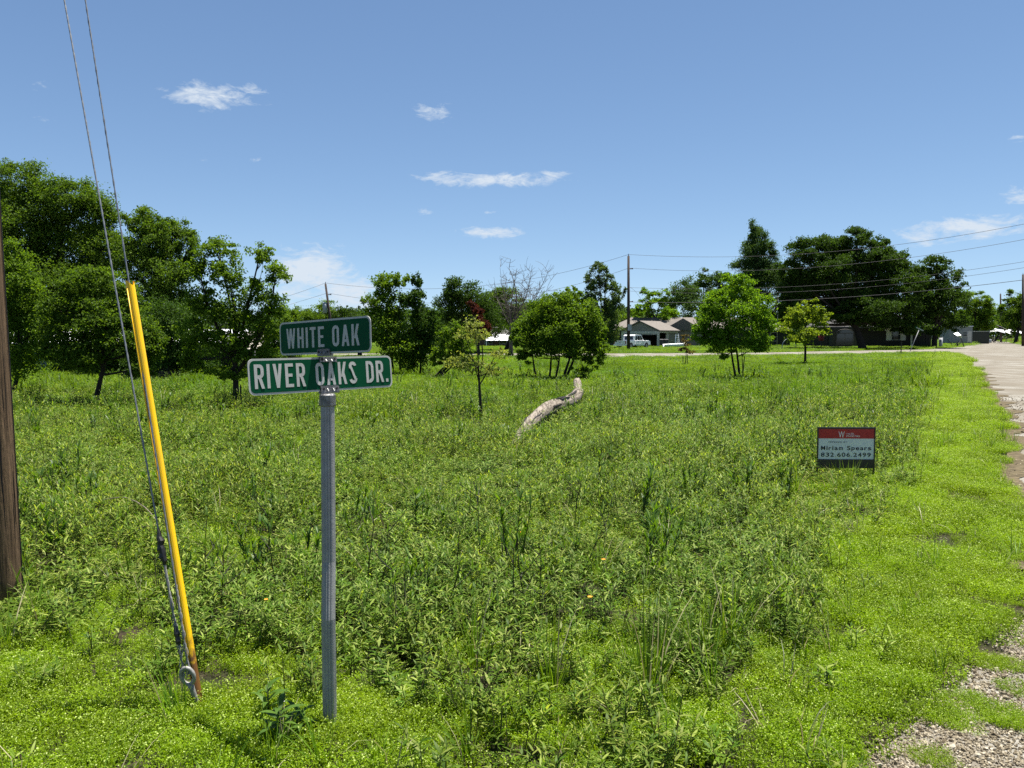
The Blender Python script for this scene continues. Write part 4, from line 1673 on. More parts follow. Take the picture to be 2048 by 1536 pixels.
# --- right
tree('bright_tree', 'bright green rounded tree on three thin trunks in the lot', 'tree', (1476, 764), 30,
     [(1475, 572, 36, 24), (1440, 605, 34, 28), (1505, 605, 36, 28), (1470, 630, 50, 34), (1425, 650, 30, 28), (1520, 645, 28, 30), (1480, 670, 52, 30), (1440, 690, 36, 18), (1515, 690, 30, 18), (1445, 710, 16, 10), (1410, 630, 22, 26), (1400, 665, 20, 22), (1540, 640, 18, 26), (1470, 555, 26, 12)],
     'leaf_bright', 5.8, 3.4, .05, 43, stems=[(1473, 0, .05), (1481, .1, .055), (1485, -.1, .02)], clump=.40, sub=5)
tree('yellow_tree', 'small yellowish tree on a straight dark trunk', 'tree', (1610, 731), 45,
     [(1618, 612, 24, 16), (1590, 632, 24, 18), (1645, 630, 20, 24), (1615, 640, 34, 20), (1568, 652, 20, 14), (1600, 668, 40, 16), (1640, 662, 18, 14)], 'leaf_yellow', 6, 2.6, .085, 44, up=.4)
tree('cypress_tree', 'tall pointed dark conifer behind the bright tree', 'tree', (1515, 690), 112,
     [(1508, 456, 12, 20), (1512, 474, 20, 18), (1500, 495, 24, 18), (1530, 490, 16, 20), (1515, 520, 36, 20), (1548, 505, 12, 16), (1482, 530, 20, 14), (1520, 550, 46, 20), (1530, 580, 44, 24), (1490, 590, 30, 25), (1510, 500, 28, 26), (1518, 535, 40, 26), (1540, 540, 26, 26), (1510, 465, 14, 18)],
     'leaf_blue', 4.2, 2.7, .3, 45, wl=.4, up=.5, clump=.5, sub=8)
tree('live_oak', 'huge dark spreading oak in front of the shaded house', 'tree', (1726, 697), 98,
     [(1612, 500, 40, 26), (1660, 490, 36, 26), (1715, 475, 36, 24), (1690, 515, 55, 40), (1765, 495, 30, 24), (1800, 520, 30, 26), (1760, 545, 60, 45), (1625, 550, 55, 45), (1690, 575, 80, 40), (1790, 580, 50, 40), (1600, 590, 40, 34), (1640, 620, 50, 26), (1745, 620, 60, 28), (1690, 625, 50, 18), (1760, 645, 60, 16), (1810, 630, 40, 30), (1600, 640, 34, 22), (1830, 655, 30, 16), (1580, 545, 30, 30), (1575, 600, 30, 36), (1830, 560, 26, 34), (1740, 520, 40, 34), (1660, 540, 46, 36), (1720, 600, 60, 34), (1805, 650, 36, 16), (1690, 640, 40, 12)],
     'leaf_oak', 4.8, 4.2, .55, 46, clump=.34, sub=5, twigs=50)
tree('live_oak', 'dark oak at the right corner of the shaded house', 'tree', (1868, 696), 106,
     [(1872, 532, 30, 22), (1850, 560, 36, 30), (1900, 565, 32, 30), (1880, 600, 52, 36), (1838, 610, 34, 36), (1915, 600, 22, 22), (1890, 640, 40, 26), (1850, 650, 30, 22)], 'leaf_oak', 4.8, 3.4, .4, 47, clump=.36, sub=5)
tree('roadside_tree', 'green tree behind the pale trailer', 'tree', (1955, 682), 190, [(1950, 602, 26, 22), (1970, 620, 22, 22), (1945, 635, 30, 28), (1975, 645, 22, 22), (1925, 640, 20, 26)], 'leaf_mid', 4, 3.2, .4, 48)
tree('roadside_tree', 'tree above the heap of scrap at the right edge', 'tree', (2030, 682), 170, [(2028, 592, 20, 16), (2015, 620, 20, 24), (2045, 615, 26, 30), (2030, 645, 30, 22), (2085, 610, 40, 40)], 'leaf_pecan', 4, 2.7, .4, 49)
tree('roadside_tree', 'low dark tree between the two far utility poles', 'tree', (1990, 680), 230, [(1990, 652, 22, 14), (2010, 655, 20, 14)], 'leaf_oak', 3.6, 3, .3, 50)

# --- more of the treeline closing the gaps
for i, (px, D, lb, mt, lab) in enumerate([
    (1060, 140, [(1045, 615, 30, 22), (1075, 625, 32, 24), (1055, 655, 45, 28), (1100, 640, 30, 30)], 'leaf_mid', 'mid green tree filling the gap behind the bare tree'),
    (1150, 140, [(1140, 620, 30, 22), (1170, 635, 30, 24), (1150, 660, 44, 24)], 'leaf_oak', 'dark tree behind the top of the round clump'),
    (990, 142, [(985, 600, 26, 22), (1000, 632, 36, 28), (975, 655, 34, 24)], 'leaf_oak', 'dark tree left behind the bare tree'),
    (1262, 132, [(1255, 635, 22, 18), (1275, 648, 22, 16), (1245, 655, 24, 16)], 'leaf_mid', 'low green tree behind the pole by the truck'),
    (1352, 140, [(1345, 610, 24, 20), (1360, 635, 30, 20), (1330, 640, 24, 16)], 'leaf_oak', 'dark tree between the light green tree and the backyard oak'),
    (1570, 130, [(1560, 560, 26, 28), (1585, 590, 28, 30), (1560, 620, 36, 30), (1590, 645, 34, 22)], 'leaf_dark', 'dark tree in the gap between the conifer and the huge oak'),
    (1845, 130, [(1835, 570, 24, 28), (1850, 600, 30, 30), (1830, 640, 32, 26)], 'leaf_dark', 'dark tree in the gap between the two big oaks'),
    (720, 60, [(705, 655, 24, 20), (730, 670, 26, 18)], 'leaf_mid', 'low green bush right behind the end of the name blades'),
    (590, 70, [(560, 640, 30, 26), (590, 660, 34, 22), (550, 680, 30, 20)], 'leaf_mid', 'green bush seen between the open tree and the name blades'),
    (860, 60, [(868, 640, 24, 28), (885, 675, 30, 26), (860, 690, 24, 20)], 'leaf_oak', 'dark bush between the pointed tree and the leaning bush')]):
    tree('treeline_tree', lab, 'tree', (px, 690), D, lb, mt, 4.8, 3.2, .2, 80 + i)

# --- saplings
tree('thin_sapling', 'sparse pale yellowing sapling left of the log', 'tree', (963, 850), 15.3,
     [(948, 650, 26, 16), (930, 672, 26, 14), (962, 672, 22, 16), (918, 720, 34, 18), (955, 735, 36, 16), (992, 705, 22, 14), (990, 740, 26, 14)], 'leaf_pale', 7, 1.1, .035, 51, bark='bark_dark', clump=.5, sub=6, twigs=40)
tree('rust_sapling', 'tiny rust-leaved sapling tied to stakes', 'tree', (1370, 734), 44, [(1372, 678, 12, 9), (1366, 694, 14, 10), (1380, 700, 10, 9)], 'leaf_rust', 5, 1.2, .03, 52)
simple('stake_wood', (.06, .05, .035), .9, 0, .2, .3)
for lab, b, t_, D in (('thin stake standing right of the tiny rust-leaved sapling', (1375, 733), (1375, 708), 44), ('thin stake standing left of the tiny rust-leaved sapling', (1366, 733), (1366, 712), 44.3),
                      ('slanting dark stake beside the three-trunked bright tree', (1484, 762), (1489, 712), 29.8), ('short stick leaning right of the rounded young tree', (206, 812), (210, 793), 19),
                      ('thin stake behind the trunk of the open tree', (483, 820), (481, 770), 18.2)):
    p0, p1 = P(*b, D), P(*t_, D)
    p0.z = -.1
    nm = NM().tube([p0, p0.lerp(p1, .5), p1], [.022, .02, .018], 6)
    put(nm, 'garden_stake', 'stake_wood', lab, 'stake', 'stakes in the lot', origin=p0)


# --- bare dead tree
def bare_tree():
    g = np.random.default_rng(77)
    D = 70
    b = P(1022, 700, D)
    b.z = 0
    root = thing('dead_tree', 'bare grey dead tree with broken limbs above the grey roof', 'tree', tuple(b))
    tr = NM()
    top_ = P(1022, 640, D)
    tr.tube([b, b.lerp(top_, .5), top_], [.2, .17, .14], 8, 0, False)
    tr.v = [a - np.array(b)[None] for a in tr.v]
    tr.build('trunk', 'dead_wood', root, True)
    for (px, py, r) in ((1018, 537, .16), (1034, 537, .13), (1000, 560, .10), (1060, 560, .12), (1096, 545, .11), (1080, 575, .10), (990, 590, .08), (1104, 570, .09), (1045, 585, .09), (1000, 535, .07), (1066, 545, .08)):
        nm = NM()
        e = P(px, py, D + g.uniform(-2, 2))
        r *= .6
        lp = limb(nm, top_ - Vector((0, 0, g.uniform(0, 1.2))), e, r, r * .22, g, .16, 8, 6)
        for k in range(11):
            j = int(g.integers(2, len(lp)))
            q = lp[j]
            e2_ = q + Vector((g.normal(0, .7), g.normal(0, .6), abs(g.normal(.6, .5))))
            l2 = limb(nm, q, e2_, r * .25, .014, g, .2, 5, 4)
            for m_ in range(4):
                q2 = l2[int(g.integers(1, len(l2)))]
                limb(nm, q2, q2 + Vector((g.normal(0, .4), g.normal(0, .3), abs(g.normal(.35, .3)))), .016, .008, g, .2, 3, 3)
        nm.v = [a - np.array(b)[None] for a in nm.v]
        nm.build('limb', 'dead_wood', root, True)


bare_tree()


# --- far wood closing the horizon
def far_wood():
    g = np.random.default_rng(91)
    nm = NM()
    n = 90000
    x = g.uniform(-260, 300, n)
    y = 285 + g.normal(0, 9, n)
    t = 6.5 + 4.5 * vnoise(x, y * 0, .045, 92) + 2.5 * vnoise(x, y * 0, .17, 93)
    z = t * g.random(n) ** .75
    c = np.stack([x, y, z], 1)
    ln = g.uniform(.7, 1.5, n)
    add_leaves(nm, c, g.normal(0, 1, (n, 3)), g.normal(0, .6, (n, 3)) + [0, -.3, .8], ln, ln * .7, 0, g.random(n))
    put(nm, 'far_wood', 'leaf_oak', 'distant low belt of trees closing the horizon', 'trees', kind='stuff')


far_wood()

# ================================================================== single plants and small things in the lot
def stalk(px, py, label, seed, h=.55, arms=5, leaves=10):
    g = np.random.default_rng(seed)
    b = G(px, py)
    root = thing('weed_stalk', label, 'weed', (b.x, b.y, 0), g.random() * 6.28, 'dark branching weed stalks in the field')
    st_, lf = NM(), NM()
    top_ = Vector((g.normal(0, .06), g.normal(0, .06), h))
    pts = limb(st_, (0, 0, 0), top_, .005, .0022, g, .10, 6, 5)
    ends = [pts]
    for k in range(arms):
        q = pts[int(g.integers(2, len(pts)))]
        a = g.random() * 6.28
        e = q + Vector((.14 * math.cos(a), .14 * math.sin(a), g.uniform(.06, .2)))
        ends.append(limb(st_, q, e, .0032, .0015, g, .1, 4, 4))
    base_, hd, ln = [], [], []
    for p in ends:
        for k in range(max(2, leaves // len(ends) + 1)):
            base_.append(tuple(p[int(g.integers(len(p) // 2, len(p)))]))
    n = len(base_)
    add_blades(lf, np.array(base_), g.random(n) * 6.28, g.uniform(.05, .10, n), g.uniform(.008, .014, n), g.uniform(.1, .5, n), g.uniform(.3, .9, n), 3, 0, g.random(n), shape=[.3, 1, .8, .05])
    st_.build('stem', 'dark_stalk', root, True)
    lf.build('foliage', 'stalk_leaf', root, True)


STALK = 'dark branching weed stalk with upright leaves standing above the low weeds'
rs = random.Random(12)
for i, (px, py) in enumerate([(800, 1310), (815, 1285), (1065, 1240), (1080, 1255), (1005, 1185), (910, 1190), (960, 1150), (1150, 1180), (1220, 1120), (870, 1260), (735, 1200), (765, 1170), (420, 1190), (440, 1230), (560, 1200), (1300, 1040), (1150, 1085), (1035, 1015), (1390, 1110), (1560, 940), (1530, 925), (1285, 985), (1030, 1260), (1500, 905)]):
    stalk(px, py, STALK, 700 + i, rs.uniform(.38, .58), rs.choice((3, 4, 5, 6)), 14)
for i, (px, py) in enumerate([(1790, 775), (1815, 770), (1835, 760), (1770, 790), (1850, 752), (1800, 800), (1740, 770), (1720, 790), (1690, 775), (1830, 745), (1765, 760), (1660, 770), (1640, 790), (1705, 760), (1865, 740)]):
    stalk(px, py, 'tall feathery green weed in the row left of the gravel road', 760 + i, rs.uniform(.7, 1.0), 6, 60)
for o in bpy.data.objects:
    if o.get('label', '').startswith('tall feathery'):
        o['group'] = 'feathery weeds near the gravel road'
        o.name = 'feathery_weed'


def big_tuft(px, py, label, seed, n=34, h=.45, w=.007, r=.045, arch=.8):
    g = np.random.default_rng(seed)
    b = G(px, py)
    o = tuft(seed, n, h, r, w, ('grass_blade', 'dry_blade'), .1, arch)
    o.name = 'grass_tuft'
    COL.objects.link(o)
    o.location = b
    tag(o, label, 'grass tuft')


big_tuft(1300, 1400, 'tallest bright green grass tuft at the front of the dark weeds', 801, 80, .55, .007, .07, .5)
big_tuft(1345, 1490, 'broad-bladed grass tuft nearest the front right of centre', 802, 12, .26, .012, .02, .6)
big_tuft(1400, 1340, 'green grass tuft right of the tallest tuft', 803, 60, .48, .007, .09, .5)
big_tuft(945, 1340, 'thin grass tuft in front of the dark stalks', 804, 30, .5, .006, .04, .5)
big_tuft(1105, 1395, 'thin upright grass tuft left of the tallest tuft', 805, 26, .5, .006, .04, .5)
big_tuft(1700, 990, 'tuft of long grass directly in front of the yard sign', 806, 46, .42, .006, .10, .8)
big_tuft(1655, 985, 'grass tuft at the left foot of the yard sign', 807, 26, .34, .006, .07, .9)
big_tuft(12, 1300, 'long grass blades at the foot of the utility pole', 808, 22, .42, .006, .05, .9)
big_tuft(70, 1235, 'arching grass tuft right of the utility pole foot', 809, 26, .36, .006, .05, 1.3)
big_tuft(1560, 1180, 'grass tuft at the edge of the bright ground cover', 810, 50, .45, .006, .09, .6)
big_tuft(1460, 1290, 'grass tuft between the weeds and the bright ground cover', 811, 60, .48, .007, .1, .5)
big_tuft(985, 856, 'brownish grass tuft at the foot of the thin sapling', 813, 60, .42, .006, .16, .5)
big_tuft(1190, 1510, 'drooping pale grass tuft at the bottom edge', 812, 20, .22, .006, .03, 1.6)


def broad_weed(px, py, label, seed, n, ln_, h, mat='stalk_leaf'):
    """low plant with large leaves, each leaf a piece of its own"""
    g = np.random.default_rng(seed)
    b = G(px, py)
    root = thing('broadleaf_weed', label, 'weed', (b.x, b.y, 0))
    NM().tube([(0, 0, -.02), (.005, 0, h * .5), (0, .005, h)], [.005, .004, .002], 6).build('stem', 'weed_stem', root, True)
    for i in range(n):
        nm = NM()
        t = .35 + .65 * i / n
        a = i * 2.4 + g.normal(0, .3)
        add_blades(nm, np.array([[0, 0, h * t]]), np.array([a]), np.array([ln_ * g.uniform(.75, 1.15)]), np.array([ln_ * g.uniform(.22, .3)]), np.array([g.uniform(.7, 1.1)]), np.array([g.uniform(1.5, 2.0)]), 5, 0, g.random(1), shape=[.12, .7, 1, .85, .45, .03])
        nm.build('leaf', mat, root, True)


broad_weed(560, 1490, 'dark broad-leaved weed in the shade left of the sign post foot', 821, 16, .12, .16)
broad_weed(600, 1475, 'small broad-leaved weed close to the sign post foot', 822, 10, .10, .12)
broad_weed(535, 1440, 'upright broad-leaved weed behind the shaded one', 823, 9, .10, .16)
broad_weed(1652, 1385, 'pale star-shaped leafy weed in the bright ground cover', 824, 9, .085, .13, 'weed_leaf')

simple('petal_white', (.75, .75, .72), .6, 0, .2)
simple('petal_orange', (.75, .28, .02), .6, 0, .2)
simple('petal_core', (.5, .35, .03), .7)
for i, (px, py, h, m_, lab, r) in enumerate([(563, 1405, .14, 'petal_white', 'small white flower on the ground cover left of the sign post', .016), (552, 1425, .13, 'petal_white', 'second white flower just below the first', .012),
                                           (1207, 1120, .26, 'petal_orange', 'yellow-orange flower right of centre among the weeds', .016), (1180, 1195, .24, 'petal_orange', 'lower orange flower right of centre', .017),
                                           (532, 1200, .26, 'petal_orange', 'orange flower between the yellow guard and the sign post', .013), (1040, 1065, .3, 'petal_orange', 'tiny orange flower high in the middle weeds', .011)]):
    b = G(px, py + h * 300)
    q = P(px, py, b.y)
    root = thing('wildflower', lab, 'flower', (q.x, b.y, 0))
    NM().tube([(0, 0, 0), (.006, 0, q.z * .6), (0, 0, q.z)], .0018, 5).build('stem', 'weed_stem', root, True)
    for k in range(5):
        a = k * 2 * math.pi / 5
        nm = NM()
        add_blades(nm, np.array([[0, 0, q.z]]), np.array([a]), np.array([r]), np.array([r * .8]), np.array([.9]), np.array([1.4]), 3, 0, shape=[.3, 1, .9, .3])
        nm.build('petal', m_, root, True)
    NM().tube([(0, 0, q.z - .003), (0, 0, q.z + .004)], [.004, .003], 8).build('flower_centre', 'petal_core', root, True)

bark_mat('twig_bark', (.10, .085, .06), (.22, .19, .15))
pts = [P(118, 1072, 6.6), P(190, 1068, 6.5), P(250, 1060, 6.4), P(312, 1050, 6.3)]
nm = NM().tube(smooth_line(pts, .08, .004), .006, 6)
put(nm, 'dry_twig', 'twig_bark', 'straight dry twig lying on the weeds left of the yellow guard', 'twig', smooth=True, origin=pts[0])
pts = [P(205, 1000, 6.9), P(250, 995, 6.8), P(290, 1015, 6.6), P(315, 1045, 6.4)]
nm = NM().tube(smooth_line(pts, .08, .004), .0045, 6)
put(nm, 'dry_twig', 'twig_bark', 'curved dry twig arching above the straight one', 'twig', smooth=True, origin=pts[0])

# ================================================================== far poles and wires
simple('transformer_grey', (.30, .32, .33), .5, .2)
simple('insulator', (.06, .05, .05), .3)
simple('wire_dark', (.03, .03, .032), .6)


def far_pole(base_px, top_px, D, r, label, extras=()):
    b = P(*base_px, D)
    b.z = 0
    t_ = P(*top_px, D)
    root = thing('utility_pole', label, 'utility pole', tuple(b))
    NM().tube([Vector((0, 0, -.2)), (t_ - b) * .5, t_ - b], [r, r * .85, r * .66], 14).build('pole_shaft', 'far_pole_wood', root, True)
    tt = t_ - b
    NM().tube([tt, tt + Vector((0, 0, .25))], [.05, .03], 8).build('top_pin', 'insulator', root)
    for f, kind in extras:
        q = (t_ - b) * f
        if kind == 'transformer':
            NM().tube([q + Vector((-.42, 0, -.75)), q + Vector((-.42, 0, -.72)), q + Vector((-.42, 0, .42)), q + Vector((-.42, 0, .5))], [.2, .26, .26, .12], 16).build('transformer', 'transformer_grey', root, True)
            NM().box(q.x - .25, q.x, -.05, .05, q.z - .1, q.z + .1).build('transformer_bracket', 'far_pole_wood', root)
        elif kind == 'insulator':
            NM().tube([q, q + Vector((.35, 0, .02)), q + Vector((.5, 0, .04))], [.05, .05, .09], 8).build('side_insulator', 'insulator', root)
        elif kind == 'lamp':
            a_ = NM().tube([q, q + Vector((1.2, -.3, .1)), q + Vector((2.6, -.6, .12))], .05, 8).build('lamp_arm', 'insulator', root)
            NM().tube([q + Vector((2.5, -.6, .12)), q + Vector((2.9, -.68, .12)), q + Vector((3.4, -.75, .05))], [.08, .16, .1], 10).build('lamp_head', 'transformer_grey', root)
        elif kind == 'box':
            NM().box(q.x - .12, q.x + .3, -.3, -.14, q.z - .35, q.z + .35).build('meter_box', 'transformer_grey', root)
    return root


far_pole((1257, 702), (1257, 512), 87, .19, 'tall utility pole in front of the white pickup truck', ((.865, 'insulator'), (.52, 'insulator'), (.25, 'box')))
far_pole((669, 701), (651, 568), 90, .17, 'leaning utility pole with a transformer above the street sign', ((.66, 'transformer'), (.84, 'insulator')))
far_pole((2046, 692), (2046, 549), 128, .22, 'dark utility pole at the right edge of the view', ((.9, 'insulator'),))
far_pole((2002, 684), (2001, 588), 205, .26, 'far utility pole rising from the scrap heap', ((.85, 'insulator'),))
far_pole((1973, 683), (1973, 628), 200, .1, 'thin grey pole right of the pale trailer', ())

for lab, a, b, c, r in (
    ('upper power line from the leaning pole to the truck-side pole', (652, 566, 90), (880, 577, 91), (1257, 509, 87), .016),
    ('lower power line from the leaning pole to the truck-side pole', (655, 586, 90), (880, 606, 91), (1258, 536, 87), .016),
    ('upper power line dropping left from the leaning pole', (300, 650, 82), (560, 597, 88), (651, 566, 90), .014),
    ('lower power line dropping left from the leaning pole', (300, 690, 82), (570, 612, 88), (655, 586, 90), .014),
    ('topmost power line running right from the truck-side pole', (1257, 509, 87), (1700, 500, 75), (2150, 427, 62), .016),
    ('second power line running right from the truck-side pole', (1260, 536, 87), (1650, 533, 75), (2150, 459, 62), .016),
    ('third power line crossing in front of the dark oaks', (1258, 575, 87), (1700, 566, 76), (2150, 506, 62), .014),
    ('fourth power line crossing in front of the dark oaks', (1258, 582, 87), (1700, 577, 76), (2150, 518, 62), .014),
    ('lowest thick cable crossing in front of the dark oaks', (1258, 604, 87), (1700, 594, 76), (2150, 546, 62), .022),
    ('slack service line from the truck-side pole to the carport', (1258, 574, 87), (1275, 588, 96), (1300, 642, 112), .014)):
    p = [P(*q) for q in (a, b, c)]
    nm = NM().tube(quad3(*p, 40), r, 5, 0, False)
    put(nm, 'power_line', 'wire_dark', lab, 'power line', 'power lines', smooth=True, origin=p[0])


# ================================================================== buildings
def shingle_mat(name, a, b):
    m, nt, N, L, out = nodes(name)
    v = pos(nt, obj=True)
    n = tnoise(nt, 5, 6, .7, v)
    c = ramp(nt, n, [(.3, a), (.7, b)])
    principled(nt, out, c, .9, 0, .2, bump(nt, n, .4, .03))


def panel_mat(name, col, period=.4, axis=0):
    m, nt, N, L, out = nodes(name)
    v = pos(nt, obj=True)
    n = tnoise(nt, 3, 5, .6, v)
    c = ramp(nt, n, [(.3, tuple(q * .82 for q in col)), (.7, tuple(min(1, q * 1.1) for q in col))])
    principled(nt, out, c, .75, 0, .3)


shingle_mat('shingle_brown', (.10, .088, .075), (.19, .17, .15))
shingle_mat('shingle_grey', (.07, .066, .062), (.13, .125, .12))
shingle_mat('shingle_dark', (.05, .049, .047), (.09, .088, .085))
panel_mat('siding_taupe', (.22, .20, .17))
panel_mat('siding_olive', (.035, .038, .028))
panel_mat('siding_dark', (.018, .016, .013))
panel_mat('siding_pale', (.24, .25, .23))
panel_mat('siding_green', (.20, .26, .23))
panel_mat('brick_dark', (.13, .075, .055))
simple('trim_pale', (.45, .43, .38), .7)
simple('shutter_pale', (.52, .50, .44), .7)
simple('interior_dark', (.02, .02, .02), .9)
simple('white_metal', (.78, .79, .80), .35, .1, .5, .08)
simple('scrap_metal', (.36, .37, .38), .5, .2, .4, .3, 3)
simple('concrete', (.4, .38, .35), .9)


def glass_mat():
    m, nt, N, L, out = nodes('window_glass')
    principled(nt, out, (.015, .018, .02), .06, 0, .6)


glass_mat()


def bld(name, label, x, y, rz, cat='house'):
    return thing(name, label, cat, (x, y, 0), rz)


def windowed(root, x0, x1, z0, z1, y, panes=(2, 2), frame='trim_pale', w=.07):
    """window in a front wall that faces local -y"""
    f = NM()
    f.box(x0 - w, x0, y - .06, y + .02, z0 - w, z1 + w)
    f.box(x1, x1 + w, y - .06, y + .02, z0 - w, z1 + w)
    f.box(x0, x1, y - .058, y + .02, z1, z1 + w)
    f.box(x0, x1, y - .065, y + .02, z0 - w, z0)
    o = f.build('window', frame, root)
    nx, nz = panes
    for i in range(nx):
        for j in range(nz):
            a, b = x0 + (x1 - x0) * i / nx, x0 + (x1 - x0) * (i + 1) / nx
            c, d_ = z0 + (z1 - z0) * j / nz, z0 + (z1 - z0) * (j + 1) / nz
            NM().box(a + .02, b - .02, y - .03, y - .01, c + .02, d_ - .02).build('pane', 'window_glass', o)
    for i in range(1, nx):
        a = x0 + (x1 - x0) * i / nx
        NM().box(a - .025, a + .025, y - .05, y - .004, z0, z1).build('mullion', frame, o)
    for j in range(1, nz):
        c = z0 + (z1 - z0) * j / nz
        NM().box(x0, x1, y - .047, y - .003, c - .025, c + .025).build('mullion', frame, o)
    return o


def boards(root, x0, x1, y, z0, z1, step, mat, name='batten', t=.03):
    k = int((x1 - x0) / step)
    for i in range(k + 1):
        x = x0 + (x1 - x0) * i / max(k, 1)
        NM().box(x - .025, x + .025, y - t, y, z0, z1).build(name, mat, root)


# --- carport
c0 = P(1318, 700, 114)
cpt = bld('carport', 'low open carport with a brown gabled roof behind the white pickup', c0.x, c0.y, R(-38))
WX, DY, EZ, PZ = 6.3, 6.2, 2.45, 3.85       # local: front from x=-WX to 0, going back to y=DY
g_ = NM()
ov = .25
mid = -WX / 2
g_.poly([(-WX - ov, -ov, EZ - .06), (mid, -ov, PZ), (mid, -ov, PZ + .14), (-WX - ov, -ov, EZ + .08)], (0, DY + 2 * ov, 0))
g_.build('roof_slope', 'shingle_brown', cpt)
g_ = NM()
g_.poly([(ov, -ov, EZ - .06), (ov, -ov, EZ + .08), (mid + .001, -ov, PZ + .14), (mid + .001, -ov, PZ)], (0, DY + 2 * ov, 0))
g_.build('roof_slope', 'shingle_brown', cpt)
NM().poly([(-WX, .0, EZ - .05), (0, 0, EZ - .05), (mid, 0, PZ - .06)], (0, .12, 0)).build('gable_panel', 'siding_taupe', cpt)
NM().poly([(-WX, DY - .1, EZ - .05), (0, DY - .1, EZ - .05), (mid, DY - .1, PZ - .06)], (0, .1, 0)).build('gable_panel', 'siding_taupe', cpt)
NM().box(-WX - .05, .05, -.05, .14, EZ - .42, EZ - .06).build('front_beam', 'trim_pale', cpt)
NM().box(-.16, .02, .15, DY, EZ - .30, EZ - .07).build('side_beam', 'trim_pale', cpt)
for i in range(19):
    x = -WX + .2 + i * (WX - .4) / 18
    NM().box(x - .07, x + .07, -.03, .1, EZ - .6, EZ - .425).build('valance_tooth', 'trim_pale', cpt)
for x, y in ((-.15, .02), (-.15, DY * .46), (-.15, DY - .15), (-WX + .15, .02)):
    NM().box(x - .15, x + .15, y - .13, y + .15, 0, EZ - .3).build('post', 'trim_pale', cpt)
NM().box(-WX, -.3, DY - .2, DY - .12, 0, EZ).build('back_wall', 'siding_dark', cpt)
NM().box(-WX, -WX + .08, .2, DY - .2, 0, EZ).build('side_wall', 'siding_taupe', cpt)
NM().box(-.2, -.12, DY * .5, DY - .3, 0, EZ - .3).build('side_wall', 'siding_taupe', cpt)

# --- low house behind the carport
h1a, h1b = P(1225, 690, 124), P(1580, 690, 124)
hw1 = h1b.x - h1a.x
hs = bld('ranch_house', 'long low house with a brown shingle roof behind the carport', h1a.x, h1a.y, 0)
NM().box(0, hw1, 0, 8, 0, 2.75).build('wall', 'siding_olive', hs)
e = .5
r_ = NM()
r_.add([(-e, -e, 2.7), (hw1 + e, -e, 2.7), (hw1 + e, 8 + e, 2.7), (-e, 8 + e, 2.7), (3.6, 4, 4.75), (hw1 - 3.6, 4, 4.75)], [(0, 1, 5, 4), (2, 3, 4, 5), (1, 2, 5), (3, 0, 4), (3, 2, 1, 0)])
rf = r_.build('roof', 'shingle_brown', hs)
wgx = P(1362, 690, 122).x - h1a.x
r_ = NM().poly([(wgx - 3.3, -3.2, 2.55), (wgx + 3.3, -3.2, 2.55), (wgx, -3.2, 4.45)], (0, 6.6, 0))
r_.build('wing_roof', 'shingle_brown', hs)
NM().box(wgx - 2.8, wgx + 2.8, -2.8, -.002, 0, 2.54).build('wing_wall', 'siding_taupe', hs)
NM().box(-e, hw1 + e, -e - .06, -e, 2.55, 2.72).build('fascia', 'trim_pale', hs)
for px in (1400, 1418, 1452, 1500, 1540):
    x = P(px, 690, 124).x - h1a.x
    windowed(hs, x, x + 1.1, .9, 2.2, -.01, (1, 2))
for px in (1380, 1392):
    x = P(px, 690, 122).x - h1a.x
    NM().box(x - .1, x + .1, -2.0, -1.8, 0, 2.7).build('porch_post', 'trim_pale', hs)

# --- shaded house on the right
h2a, h2b = P(1655, 690, 112), P(1862, 690, 112)
hw2 = h2b.x - h2a.x
h2 = bld('shaded_house', 'dark house with pale shutters under the big oak', h2a.x, h2a.y, 0)
NM().box(0, hw2, 0, 9, 0, 3.1).build('wall', 'siding_dark', h2)  # near-black wall colour carries the deep shade under the oak
r_ = NM()
r_.add([(-.6, -.6, 3.0), (hw2 + .6, -.6, 3.0), (hw2 + .6, 9.6, 3.0), (-.6, 9.6, 3.0), (4.4, 4.5, 5.4), (hw2 - 4.4, 4.5, 5.4)], [(0, 1, 5, 4), (2, 3, 4, 5), (1, 2, 5), (3, 0, 4), (3, 2, 1, 0)])
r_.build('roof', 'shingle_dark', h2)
NM().box(-.6, hw2 + .6, -.66, -.602, 2.84, 3.03).build('fascia', 'shingle_grey', h2)
bx = P(1668, 690, 110).x - h2a.x
ex = P(1718, 690, 110).x - h2a.x
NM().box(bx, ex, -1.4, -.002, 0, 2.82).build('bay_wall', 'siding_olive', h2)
cxm = (bx + ex) / 2
wn = windowed(h2, cxm - 1.15, cxm + 1.15, .55, 2.05, -1.41, (2, 2), 'shingle_grey', .09)  # grey instead of pale trim: shade put into its colour
pts = [(cxm + 1.24 * math.cos(R(a)), -1.42, 2.14 + .5 * math.sin(R(a))) for a in range(0, 181, 15)]
NM().poly(pts, (0, .03, 0)).build('arched_light', 'window_glass', h2)
NM().tube(pts, .06, 6).build('arch_trim', 'shingle_grey', h2)  # same darkened trim colour, standing in for shade
wx0, wx1 = P(1783, 690, 112).x - h2a.x, P(1799.5, 690, 112).x - h2a.x
windowed(h2, wx0, wx1, 1.15, 3.05 - .35, -.01, (1, 2), 'trim_pale', .06)
for a, b in ((wx0 - .82, wx0 - .1), (wx1 + .1, wx1 + .82)):
    s_ = NM().box(a, b, -.05, -.002, 1.05, 2.78).build('shutter', 'shutter_pale', h2)
    for k in range(9):
        z = 1.14 + k * .175
        NM().box(a + .06, b - .06, -.062, -.0505, z, z + .12).build('louvre', 'shutter_pale', s_)
for px in (1824, 1866):
    x = P(px, 690, 110).x - h2a.x
    NM().box(x - .09, x + .09, -1.9, -1.72, 0, 2.85).build('porch_post', 'trim_pale', h2)
